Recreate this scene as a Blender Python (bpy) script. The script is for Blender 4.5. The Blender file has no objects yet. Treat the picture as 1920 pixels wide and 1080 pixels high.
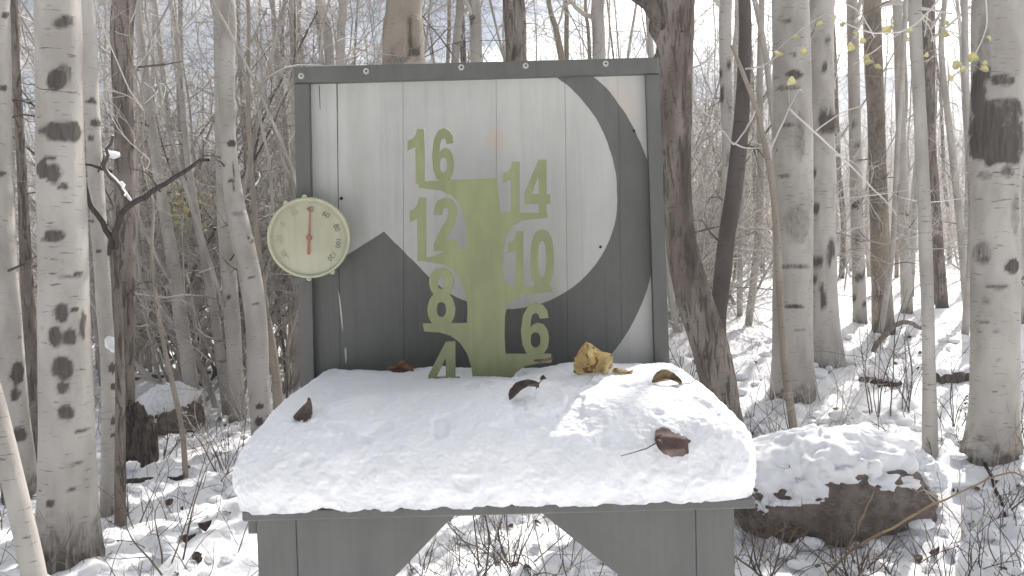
import bpy, math, random
import numpy as np
from mathutils import Vector, Matrix
from mathutils.bvhtree import BVHTree

# ------------------------------------------------------------------ camera, light, exposure
C = bpy.context.scene
COL = C.collection
R_ = math.radians
FPX, W_, H_ = 1450.0, 1920.0, 1080.0
PITCH, ROLL = R_(2.8), R_(1.45)
CAM = np.array([0.0, 0.0, 1.38])
f_ = np.array([0, math.cos(PITCH), -math.sin(PITCH)])
r0 = np.array([1.0, 0, 0]); u0 = np.array([0, math.sin(PITCH), math.cos(PITCH)])
r_ = math.cos(ROLL) * r0 - math.sin(ROLL) * u0
u_ = math.sin(ROLL) * r0 + math.cos(ROLL) * u0
cam = bpy.data.cameras.new('camera'); cam.sensor_width = 36; cam.lens = 36 * FPX / W_
cam.clip_start = 0.05; cam.clip_end = 3000
co = bpy.data.objects.new('camera', cam); COL.objects.link(co); C.camera = co
M = Matrix.Identity(4)
for i in range(3):
    M[i][0] = r_[i]; M[i][1] = u_[i]; M[i][2] = -f_[i]; M[i][3] = CAM[i]
co.matrix_world = M

SUN_AZ, SUN_EL = R_(33), R_(46)          # azimuth to the right of +Y
w = bpy.data.worlds.new('World'); C.world = w; w.use_nodes = True
nt = w.node_tree; nt.nodes.clear()
out = nt.nodes.new('ShaderNodeOutputWorld'); bg = nt.nodes.new('ShaderNodeBackground')
sky = nt.nodes.new('ShaderNodeTexSky'); sky.sky_type = 'NISHITA'; sky.sun_disc = False
sky.sun_elevation = SUN_EL; sky.sun_rotation = SUN_AZ
sky.air_density = 1.0; sky.dust_density = 0.8; sky.ozone_density = 1.2
tcs = nt.nodes.new('ShaderNodeTexCoord')
mp = nt.nodes.new('ShaderNodeMapping'); mp.inputs['Scale'].default_value = (1.6, 1.6, 4.5); mp.inputs['Location'].default_value = (10.2, 5.4, 0)
nz = nt.nodes.new('ShaderNodeTexNoise'); nz.inputs['Scale'].default_value = 1.7
nz.inputs['Detail'].default_value = 6; nz.inputs['Roughness'].default_value = 0.55
rp = nt.nodes.new('ShaderNodeValToRGB')
rp.color_ramp.elements[0].position = 0.46; rp.color_ramp.elements[1].position = 0.62
mx = nt.nodes.new('ShaderNodeMix'); mx.data_type = 'RGBA'
dt = nt.nodes.new('ShaderNodeVectorMath'); dt.operation = 'DOT_PRODUCT'
dt.inputs[1].default_value = (math.sin(SUN_AZ) * math.cos(SUN_EL), math.cos(SUN_AZ) * math.cos(SUN_EL), math.sin(SUN_EL))
cl = nt.nodes.new('ShaderNodeMapRange'); cl.interpolation_type = 'SMOOTHERSTEP'
cl.inputs[1].default_value = 0.45; cl.inputs[2].default_value = 1.0; cl.inputs[3].default_value = 8.0; cl.inputs[4].default_value = 60.0
vs_ = nt.nodes.new('ShaderNodeVectorMath'); vs_.operation = 'SCALE'; vs_.inputs[0].default_value = (1.0, 0.975, 0.94)
nt.links.new(tcs.outputs['Generated'], mp.inputs['Vector']); nt.links.new(mp.outputs[0], nz.inputs['Vector'])
nt.links.new(nz.outputs['Fac'], rp.inputs['Fac']); nt.links.new(rp.outputs['Color'], mx.inputs['Factor'])
nt.links.new(tcs.outputs['Generated'], dt.inputs[0]); nt.links.new(dt.outputs['Value'], cl.inputs[0]); nt.links.new(cl.outputs[0], vs_.inputs['Scale']); nt.links.new(vs_.outputs[0], mx.inputs['B'])
nt.links.new(sky.outputs[0], mx.inputs['A']); nt.links.new(mx.outputs['Result'], bg.inputs['Color'])
bg.inputs['Strength'].default_value = 0.06
nt.links.new(bg.outputs[0], out.inputs[0])
sl = bpy.data.lights.new('sun', 'SUN'); sl.energy = 5.0; sl.angle = R_(0.53); sl.color = (1.0, 0.95, 0.89)
so = bpy.data.objects.new('sun', sl); COL.objects.link(so)
sd = Vector((math.sin(SUN_AZ) * math.cos(SUN_EL), math.cos(SUN_AZ) * math.cos(SUN_EL), math.sin(SUN_EL)))
so.rotation_euler = sd.to_track_quat('Z', 'Y').to_euler(); so.location = (6, 10, 12)
C.view_settings.view_transform = 'Standard'; C.view_settings.look = 'None'
C.view_settings.gamma = 1; C.view_settings.use_curve_mapping = False
C.view_settings.exposure = 0.57

# ------------------------------------------------------------------ projection helpers
def ray(px, py):
    d = f_ + (px - W_ / 2) / FPX * r_ - (py - H_ / 2) / FPX * u_
    return d / np.linalg.norm(d)
def P(px, py, Y):
    d = ray(px, py); return CAM + d * (Y / d[1])
def proj(V):
    d = V - CAM; z = d @ f_
    return W_ / 2 + FPX * (d @ r_) / z, H_ / 2 - FPX * (d @ u_) / z
def sstep(a, b, x):
    t = np.clip((x - a) / (b - a), 0, 1); return t * t * (3 - 2 * t)
def _h(ix, iy, s):
    n = (ix.astype(np.int64) * 374761393 + iy.astype(np.int64) * 668265263 + s * 974634777) & 0xffffffff
    n = ((n ^ (n >> 13)) * 1274126177) & 0xffffffff
    n = n ^ (n >> 16)
    return (n & 0xffff) / 65535.0
def vn(x, y, s=0):
    x = np.asarray(x, float); y = np.asarray(y, float)
    ix = np.floor(x); iy = np.floor(y); fx = x - ix; fy = y - iy
    fx = fx * fx * (3 - 2 * fx); fy = fy * fy * (3 - 2 * fy)
    a = _h(ix, iy, s); b = _h(ix + 1, iy, s); c = _h(ix, iy + 1, s); d = _h(ix + 1, iy + 1, s)
    return a + (b - a) * fx + (c - a) * fy + (a - b - c + d) * fx * fy
def _h3(a, b, c, s): return _h(a + c * 7919, b - c * 104729, s)
def vn3(p, s=0):
    p = np.asarray(p, float); i = np.floor(p).astype(np.int64); f = p - i; f = f * f * (3 - 2 * f); r = 0
    for dx in (0, 1):
        for dy in (0, 1):
            for dz in (0, 1):
                w_ = (f[:, 0] if dx else 1 - f[:, 0]) * (f[:, 1] if dy else 1 - f[:, 1]) * (f[:, 2] if dz else 1 - f[:, 2])
                r = r + w_ * _h3(i[:, 0] + dx, i[:, 1] + dy, i[:, 2] + dz, s)
    return r
ROT3 = np.array([[.36, .48, -.8], [-.8, .6, 0], [.48, .64, .6]])
def fb3(p, s=0, o=4, g=0.5):
    v = 0; a = 1; t = 0
    for k_ in range(o):
        v = v + a * vn3(p, s + k_); t += a; a *= g; p = (p @ ROT3.T) * 2.03 + 11.7
    return v / t
def fbm(x, y, s=0, o=4, g=0.5):
    v = 0; a = 1; t = 0
    for i in range(o):
        v = v + a * vn(x * 2 ** i + 7.3 * i, y * 2 ** i - 3.1 * i, s + i); t += a; a *= g
    return v / t

# ------------------------------------------------------------------ object helpers
def tag(o, label=None, cat=None, group=None, kind=None):
    if label: o['label'] = label
    if cat: o['category'] = cat
    if group: o['group'] = group
    if kind: o['kind'] = kind
    return o
def link(name, me, parent=None):
    o = bpy.data.objects.new(name, me); COL.objects.link(o)
    if parent is not None: o.parent = parent
    return o
def empty(name, loc, label, cat, group=None):
    o = link(name, None); o.location = Vector(loc); o.empty_display_size = 0.05
    return tag(o, label, cat, group)
def npmesh(name, V, Q=None, T=None, mat=None, smooth=True, attr=None):
    V = np.asarray(V, np.float32)
    nq = 0 if Q is None else len(Q); ntr = 0 if T is None else len(T)
    me = bpy.data.meshes.new(name)
    me.vertices.add(len(V)); me.vertices.foreach_set('co', V.ravel())
    idx = np.concatenate([a.ravel() for a in ([Q] if nq else []) + ([T] if ntr else [])]).astype(np.int32)
    me.loops.add(len(idx)); me.loops.foreach_set('vertex_index', idx)
    me.polygons.add(nq + ntr)
    st = np.concatenate([np.arange(nq) * 4, nq * 4 + np.arange(ntr) * 3]).astype(np.int32)
    me.polygons.foreach_set('loop_start', st)
    me.polygons.foreach_set('use_smooth', np.full(nq + ntr, smooth))
    me.update(calc_edges=True)
    if attr is not None:
        a = me.color_attributes.new('mark', 'FLOAT_COLOR', 'POINT')
        a.data.foreach_set('color', np.asarray(attr, np.float32).ravel())
    if mat: me.materials.append(mat)
    return me
def tubes(Pt, Rd, k):
    N, S, _ = Pt.shape
    T = np.gradient(Pt, axis=1); T /= np.linalg.norm(T, axis=2, keepdims=True) + 1e-12
    mean = T.mean(1); ref = np.eye(3)[np.argmin(np.abs(mean), axis=1)][:, None, :]
    n1 = np.cross(T, ref); n1 /= np.linalg.norm(n1, axis=2, keepdims=True) + 1e-12
    n2 = np.cross(T, n1)
    a = np.arange(k) * 2 * math.pi / k
    V = Pt[:, :, None, :] + Rd[:, :, None, None] * (np.cos(a)[None, None, :, None] * n1[:, :, None, :] + np.sin(a)[None, None, :, None] * n2[:, :, None, :])
    i = np.arange(N)[:, None, None] * S * k; j = np.arange(S - 1)[None, :, None] * k; q = np.arange(k)[None, None, :]
    q2 = (q + 1) % k; b = i + j
    F = np.stack([b + q, b + q2, b + k + q2, b + k + q], -1).reshape(-1, 4)
    return V.reshape(-1, 3), F
class Acc:
    def __init__(s): s.V = []; s.F = []; s.n = 0
    def add(s, V, F): s.V.append(V); s.F.append(F + s.n); s.n += len(V)
    def tube(s, Pt, Rd, k): s.add(*tubes(Pt, Rd, k))
    def mesh(s, name, mat): return npmesh(name, np.concatenate(s.V), np.concatenate(s.F), None, mat)
def walk(rng, st, dr, L, S, curl, up=0.0):
    N = len(st); pts = [st]; d = dr / (np.linalg.norm(dr, axis=1, keepdims=True) + 1e-9)
    wv = rng.normal(size=(N, 3)) * curl
    for i in range(S - 1):
        wv = 0.55 * wv + rng.normal(size=(N, 3)) * curl
        d = d + wv; d[:, 2] += up
        d /= np.linalg.norm(d, axis=1, keepdims=True) + 1e-9
        pts.append(pts[-1] + d * (L / (S - 1))[:, None])
    return np.stack(pts, 1)
def spawn(rng, Pt, Rd, m, t0, t1, ang):
    N, S, _ = Pt.shape
    t = rng.uniform(t0, t1, (N, m)) * (S - 1); i = np.minimum(t.astype(int), S - 2); fr = (t - i)[..., None]
    n = np.arange(N)[:, None]
    a = Pt[n, i]; b = Pt[n, i + 1]; st = a + (b - a) * fr
    tg = b - a; tg /= np.linalg.norm(tg, axis=2, keepdims=True) + 1e-9
    rr = Rd[n, i] * (1 - fr[..., 0]) + Rd[n, i + 1] * fr[..., 0]
    pp = rng.normal(size=tg.shape); pp -= (pp * tg).sum(2, keepdims=True) * tg; pp /= np.linalg.norm(pp, axis=2, keepdims=True) + 1e-9
    an = R_(ang) * rng.uniform(0.65, 1.3, (N, m, 1))
    d = np.cos(an) * tg + np.sin(an) * pp
    return st.reshape(-1, 3), d.reshape(-1, 3), rr.reshape(-1)
def taper(r, S, e=0.35): return r[:, None] * np.linspace(1, e, S)[None, :]

# ------------------------------------------------------------------ materials
def mat(name, col, rough=0.8, spec=0.3):
    m = bpy.data.materials.new(name); m.use_nodes = True
    b = m.node_tree.nodes['Principled BSDF']
    b.inputs['Base Color'].default_value = (*col, 1); b.inputs['Roughness'].default_value = rough
    b.inputs['Specular IOR Level'].default_value = spec
    return m
class NT:
    """tiny node builder"""
    def __init__(s, m): s.t = m.node_tree; s.b = s.t.nodes['Principled BSDF']
    def n(s, ty, **k):
        x = s.t.nodes.new(ty)
        for a, v in k.items(): setattr(x, a, v)
        return x
    def set(s, sock, v):
        if hasattr(v, 'is_linked'): s.t.links.new(v, sock)
        else: sock.default_value = v
    def coord(s, scale=(1, 1, 1)):
        tc = s.n('ShaderNodeTexCoord'); mpp = s.n('ShaderNodeMapping'); mpp.inputs['Scale'].default_value = scale
        s.t.links.new(tc.outputs['Object'], mpp.inputs['Vector']); return mpp.outputs[0]
    def noise(s, vec, scale, detail=4, rough=0.55, dist=0.0):
        x = s.n('ShaderNodeTexNoise'); s.t.links.new(vec, x.inputs['Vector'])
        x.inputs['Scale'].default_value = scale; x.inputs['Detail'].default_value = detail
        x.inputs['Roughness'].default_value = rough; x.inputs['Distortion'].default_value = dist
        return x.outputs['Fac']
    def ramp(s, v, a, b):
        x = s.n('ShaderNodeMapRange', interpolation_type='SMOOTHSTEP'); s.set(x.inputs[0], v)
        x.inputs[1].default_value = a; x.inputs[2].default_value = b; return x.outputs[0]
    def m(s, op, a, b=0.0, c=0.0):
        x = s.n('ShaderNodeMath', operation=op); s.set(x.inputs[0], a); s.set(x.inputs[1], b); s.set(x.inputs[2], c); return x.outputs[0]
    def mix(s, f, a, b):
        x = s.n('ShaderNodeMix', data_type='RGBA'); s.set(x.inputs['Factor'], f)
        for k, v in (('A', a), ('B', b)):
            if hasattr(v, 'is_linked'): s.t.links.new(v, x.inputs[k])
            else: x.inputs[k].default_value = (*v, 1)
        return x.outputs['Result']
    def color(s, v): s.t.links.new(v, s.b.inputs['Base Color'])
    def bump(s, h, strength, dist=0.005):
        x = s.n('ShaderNodeBump'); x.inputs['Strength'].default_value = strength; x.inputs['Distance'].default_value = dist
        s.t.links.new(h, x.inputs['Height']); s.t.links.new(x.outputs[0], s.b.inputs['Normal'])
    def attr(s):
        x = s.n('ShaderNodeAttribute', attribute_name='mark'); y = s.n('ShaderNodeSeparateColor')
        s.t.links.new(x.outputs['Color'], y.inputs[0]); return y.outputs

def bark_material(name, light, mid, dark, fiss=0.0):
    m = mat(name, light, 0.85, 0.2); k = NT(m); at = k.attr()
    big = k.noise(k.coord((6, 6, 2.5)), 1.0, 4)
    c = k.mix(k.ramp(big, 0.35, 0.68), light, mid)
    lent = k.ramp(k.noise(k.coord((14, 14, 110)), 1.0, 3, 0.6), 0.62, 0.71)      # horizontal lenticels
    c = k.mix(k.m('MULTIPLY', lent, 0.72), c, dark)
    scuff = k.ramp(k.noise(k.coord((30, 30, 9)), 1.0, 5, 0.65), 0.60, 0.75)
    c = k.mix(k.m('MULTIPLY', scuff, 0.5), c, mid)
    fis = k.noise(k.coord((55, 55, 7)), 1.0, 4, 0.6, 0.4)
    rough_c = k.mix(k.ramp(fis, 0.42, 0.6), tuple(0.33 * x for x in mid), tuple(0.85 * x for x in mid))
    if fiss > .5: c = k.mix(k.m('MULTIPLY', k.ramp(k.noise(k.coord((38, 38, 6)), 1.0, 5, .65, .6), .5, .40), .8), c, tuple(1.3 * x for x in dark))
    c = k.mix(at[1], c, rough_c)
    edge = k.m('ADD', at[0], k.m('MULTIPLY', k.m('SUBTRACT', k.noise(k.coord((45, 45, 22)), 1.0, 5, .65), 0.5), 0.95))
    c = k.mix(k.m('MULTIPLY', k.ramp(at[0], 0.02, 0.3), 0.35), c, tuple(0.6 * x for x in mid))
    c = k.mix(k.m('MULTIPLY', k.ramp(edge, 0.2, 0.75), 0.9), c, k.mix(k.ramp(fis, .35, .65), dark, tuple(1.8 * x for x in dark)))
    k.color(c)
    hb = k.m('ADD', k.m('MULTIPLY', fis, k.m('ADD', k.m('MULTIPLY', at[1], 1.0), 0.12 + fiss)), k.m('MULTIPLY', edge, 0.3))
    k.bump(hb, 0.9, 0.012)
    return m
BARK = bark_material('aspen_bark', (0.475, 0.45, 0.415), (0.345, 0.32, 0.29), (0.055, 0.047, 0.042))
BARKB = bark_material('brown_bark', (0.27, 0.235, 0.205), (0.14, 0.115, 0.10), (0.05, 0.04, 0.035), 1.2)
BARKD = bark_material('dark_bark', (0.125, 0.105, 0.10), (0.085, 0.07, 0.066), (0.025, 0.02, 0.02), 0.2)
BARKP = bark_material('weathered_bark', (0.34, 0.30, 0.25), (0.25, 0.22, 0.18), (0.06, 0.05, 0.042), 0.2)
def twigmat(name, a, b, sc=3.0):
    m = mat(name, a, 0.85, 0.2); k = NT(m)
    k.color(k.mix(k.ramp(k.noise(k.coord(), sc, 3), 0.35, 0.65), a, b)); return m
TWIG = twigmat('twig_bark', (0.50, 0.47, 0.43), (0.66, 0.62, 0.57))
TWIGD = twigmat('dark_twig_bark', (0.085, 0.068, 0.06), (0.17, 0.135, 0.115), 8)
TWIGM = twigmat('grey_twig_bark', (0.30, 0.275, 0.25), (0.46, 0.425, 0.39))
GRASS = twigmat('dry_grass', (0.34, 0.26, 0.15), (0.22, 0.15, 0.09), 6)
def snowmat(name, dirt):
    m = mat(name, (0.86, 0.87, 0.89), 0.7, 0.25); k = NT(m)
    b = k.b; b.inputs['Subsurface Weight'].default_value = 0.25; b.inputs['Subsurface Radius'].default_value = (0.02, 0.02, 0.025); b.inputs['Subsurface Scale'].default_value = 0.5
    if dirt:
        d = k.ramp(k.noise(k.coord((1, 1, 1)), 34, 4, 0.6), 0.66, 0.71)
        e = k.ramp(k.noise(k.coord((1, 1, 1)), 3.2, 3), 0.42, 0.62)
        k.color(k.mix(k.m('MULTIPLY', k.m('MULTIPLY', d, e), 0.8), (0.86, 0.87, 0.89), (0.22, 0.16, 0.11)))
    h = k.m('ADD', k.noise(k.coord(), 60, 5, 0.6), k.m('MULTIPLY', k.noise(k.coord(), 420, 3, 0.6), 0.35))
    k.bump(h, 0.5 if dirt else 0.3, 0.012 if dirt else 0.006)
    return m
SNOW = snowmat('snow', True); SNOWT = snowmat('clean_snow', False)
def rockmat():
    m = mat('rock_soil', (0.12, 0.1, 0.088), 0.9, 0.2); k = NT(m)
    n1 = k.noise(k.coord(), 14, 6, 0.65); n2 = k.noise(k.coord((1, 1, 3)), 45, 4)
    c = k.mix(k.ramp(n1, 0.35, 0.65), (0.13, 0.105, 0.092), (0.25, 0.21, 0.185))
    c = k.mix(k.m('MULTIPLY', k.ramp(n2, 0.55, 0.7), 0.5), c, (0.34, 0.3, 0.26)); k.color(c)
    k.bump(k.m('ADD', n1, k.m('MULTIPLY', n2, 0.4)), 1.0, 0.03); return m
ROCK = rockmat()
def paint(name, col, var=0.12, rough=0.55, streak=(3, 3, 1.2), wear=0.0):
    m = mat(name, col, rough, 0.35); k = NT(m)
    n = k.noise(k.coord(streak), 6, 5, 0.6); g = k.noise(k.coord((120, 40, 4)), 1.0, 4)
    c = k.mix(k.ramp(n, 0.3, 0.7), tuple(x * (1 - var) for x in col), tuple(min(1, x * (1 + var)) for x in col))
    c = k.mix(k.m('MULTIPLY', k.ramp(g, 0.45, 0.75), 0.18), c, tuple(x * 0.6 for x in col))
    if wear:
        c = k.mix(k.m('MULTIPLY', k.ramp(k.noise(k.coord(), 90, 4, 0.7), 0.74, 0.78), wear), c, (0.5, 0.5, 0.47))
    k.color(c); k.bump(k.m('ADD', g, k.m('MULTIPLY', n, 0.3)), 0.25, 0.003); return m
GREY = paint('grey_paint', (0.125, 0.129, 0.119), 0.10, 0.5, wear=0.25)
GREYT = paint('grey_table_paint', (0.15, 0.15, 0.143), 0.08, 0.55, wear=0.15)
GREEN = paint('olive_green_paint', (0.24, 0.258, 0.135), 0.13, 0.5)
CASE = paint('cream_plastic', (0.45, 0.445, 0.31), 0.04, 0.4)
DIAL = paint('dial_face', (0.42, 0.41, 0.295), 0.10, 0.35)
DIAL.node_tree.nodes['Principled BSDF'].inputs['Coat Weight'].default_value = 0.6
INK = mat('dial_print', (0.16, 0.165, 0.13), 0.6)
INKF = mat('faded_print', (0.31, 0.31, 0.23), 0.6)
RED = mat('red_needle', (0.36, 0.14, 0.09), 0.5)
STEEL = mat('screw_steel', (0.55, 0.54, 0.5), 0.45); STEEL.node_tree.nodes['Principled BSDF'].inputs['Metallic'].default_value = 0.5
HOLE = mat('dark_recess', (0.03, 0.03, 0.03), 0.8)
def leafmat(name, a, b, spots=None, sc=60):
    m = mat(name, a, 0.7, 0.25); k = NT(m)
    c = k.mix(k.ramp(k.noise(k.coord(), sc, 4), 0.35, 0.65), a, b)
    tc = k.n('ShaderNodeTexCoord'); sp = k.n('ShaderNodeSeparateXYZ'); k.t.links.new(tc.outputs['Object'], sp.inputs[0]); ay = k.m('ABSOLUTE', sp.outputs['Y'])
    rib = k.ramp(ay, 0.0011, 0.0003); sv = k.ramp(k.m('SINE', k.m('MULTIPLY', k.m('SUBTRACT', sp.outputs['X'], k.m('MULTIPLY', ay, 0.8)), 900.0)), 0.86, 1.0)
    c = k.mix(k.m('MULTIPLY', k.m('MAXIMUM', rib, sv), 0.45), c, tuple(0.45 * x for x in b))
    if spots: c = k.mix(k.ramp(k.noise(k.coord(), sc * 1.5, 3, 0.5), 0.56, 0.62), c, spots)
    k.color(c); k.bump(k.noise(k.coord(), sc * 4, 3), 0.4, 0.002); return m
LF_Y = leafmat('yellow_leaf', (0.62, 0.50, 0.26), (0.56, 0.40, 0.18), (0.24, 0.13, 0.06))
LF_B = leafmat('brown_leaf', (0.15, 0.10, 0.085), (0.10, 0.068, 0.058))
LF_D = leafmat('dark_leaf', (0.06, 0.048, 0.042), (0.12, 0.09, 0.075))
LF_T = leafmat('tan_leaf', (0.30, 0.21, 0.12), (0.13, 0.085, 0.055))
LF_O = leafmat('orange_brown_leaf', (0.24, 0.135, 0.075), (0.11, 0.065, 0.05))
LF_G = leafmat('yellow_green_leaf', (0.62, 0.56, 0.27), (0.48, 0.46, 0.22), sc=20)

# ------------------------------------------------------------------ ground
def G(x, y):
    x = np.asarray(x, float); y = np.asarray(y, float)
    rise = 0.085 * np.clip(y - 2.6, 0, 5.2) + 0.022 * np.clip(y - 7.8, 0, 18)
    z = rise * sstep(-0.3, 2.0, x) * (0.9 + 0.1 * np.clip(x / 3, -1, 2))
    near = sstep(40, 12, y)
    z = z + near * 0.07 * (fbm(x * 0.8, y * 0.8, 3, 3) - 0.5)
    b = fbm(x * 4.2, y * 4.2, 11, 4, 0.6)
    z = z + near * 0.055 * (np.abs(b - 0.5) * -2 + 0.35)
    z = z + near * sstep(14, 6, y) * 0.052 * np.maximum(0, fbm(x * 11, y * 11, 21, 3, 0.55) - 0.46) * 3
    # snow ridge over a buried log, bottom right
    ax, ay, bx, by = 1.1, 3.72, 2.25, 4.12
    t = np.clip(((x - ax) * (bx - ax) + (y - ay) * (by - ay)) / ((bx - ax) ** 2 + (by - ay) ** 2), 0, 1)
    d2 = (x - ax - t * (bx - ax)) ** 2 + (y - ay - t * (by - ay)) ** 2
    z = z + 0.15 * np.exp(-d2 / 0.028)
    z = z + 0.16 * np.exp(-((x - 2.6) ** 2 / 0.35 + (y - 3.75) ** 2 / 0.06))
    return z
def geo(a, b, n): return a * (b / a) ** (np.arange(1, n + 1) / n)
gx = np.concatenate([-geo(4.5, 700, 34)[::-1], np.arange(-4.5, 4.501, 0.035), geo(4.5, 700, 34)])
gy = np.concatenate([-geo(1, 300, 16)[::-1], np.arange(-1, 2.2, 0.2), np.arange(2.2, 5.2, 0.026), np.arange(5.2, 9, 0.05), 9 + (geo(1, 800, 80) - 1)])
XX, YY = np.meshgrid(gx, gy)
ZZ = G(XX, YY)
nxg, nyg = len(gx), len(gy)
ii = (np.arange(nyg - 1)[:, None] * nxg + np.arange(nxg - 1)[None, :]).ravel()
Qg = np.stack([ii, ii + 1, ii + nxg + 1, ii + nxg], 1)
Vg = np.stack([XX.ravel(), YY.ravel(), ZZ.ravel()], 1)
tag(link('snowy_ground', npmesh('snowy_ground', Vg, Qg, None, SNOW)), kind='structure')
msk = (np.abs(XX.ravel()) < 16) & (YY.ravel() > 1.5) & (YY.ravel() < 40)
ok = msk[Qg].all(1)
BV = BVHTree.FromPolygons([tuple(v) for v in Vg], [tuple(q) for q in Qg[ok]])
def hit(px, py, bv=None):
    d = ray(px, py); r = (bv or BV).ray_cast(Vector(CAM), Vector(d))
    if r[0] is None: return None
    return np.array(r[0])

# hillside behind the wood
def hillmat():
    m = mat('wooded_hill', (0.2, 0.18, 0.16), 0.95, 0.1); k = NT(m)
    n = k.noise(k.coord((1, 1, 1)), 0.9, 6, 0.7)
    k.color(k.mix(k.ramp(n, 0.40, 0.62), (0.30, 0.275, 0.25), (0.72, 0.715, 0.72))); return m
hx = np.linspace(-420, 420, 110); hy = 30 + geo(1, 420, 70)
HX, HY = np.meshgrid(hx, hy)
def HZ(x, y):
    return (0.125 + 0.00035 * np.clip(x, -150, 120)) * np.clip(y - 33, -2, 110) + 2.5 * (fbm(x * 0.03, y * 0.03, 5, 4) - 0.5) * sstep(33, 80, y)
hi = (np.arange(69)[:, None] * 110 + np.arange(109)[None, :]).ravel()
tag(link('wooded_hillside', npmesh('wooded_hillside', np.stack([HX.ravel(), HY.ravel(), HZ(HX, HY).ravel()], 1),
    np.stack([hi, hi + 1, hi + 111, hi + 110], 1), None, hillmat())), kind='structure')

# ------------------------------------------------------------------ the painted board
BY = 1.262                                     # front face of the planks
def pl(px, py, Y, root): p = P(px, py, Y); return (p[0] - root[0], p[2] - root[2])
def outline_mesh(name, loops, depth, material, smooth=None, bevel=0.0):
    """fill closed loops (x,z) to a plate facing -Y, thickness depth, holes kept"""
    cu = bpy.data.curves.new(name, 'CURVE'); cu.dimensions = '2D'; cu.fill_mode = 'BOTH'
    cu.extrude = depth / 2 - bevel; cu.bevel_depth = bevel; cu.bevel_resolution = 0
    for i, lp in enumerate(loops):
        s = cu.splines.new('POLY'); s.points.add(len(lp) - 1); s.use_cyclic_u = True
        for q, (a, b) in zip(s.points, lp): q.co = (a, b, 0, 1)
    ob = bpy.data.objects.new(name, cu); COL.objects.link(ob)
    bpy.context.view_layer.update()
    me = bpy.data.meshes.new_from_object(ob.evaluated_get(bpy.context.evaluated_depsgraph_get()))
    bpy.data.objects.remove(ob); bpy.data.curves.remove(cu)
    me.transform(Matrix.Rotation(R_(90), 4, 'X')); me.transform(Matrix.Translation((0, -depth / 2, 0)))
    me.materials.clear(); me.materials.append(material); me.name = name
    return me
broot = P(905, 760, BY); broot[1] = BY
board = empty('painted_board', broot, 'upright planked board with dark grey frame, painted mountain and ring', 'sign board')
EX = {}
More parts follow.
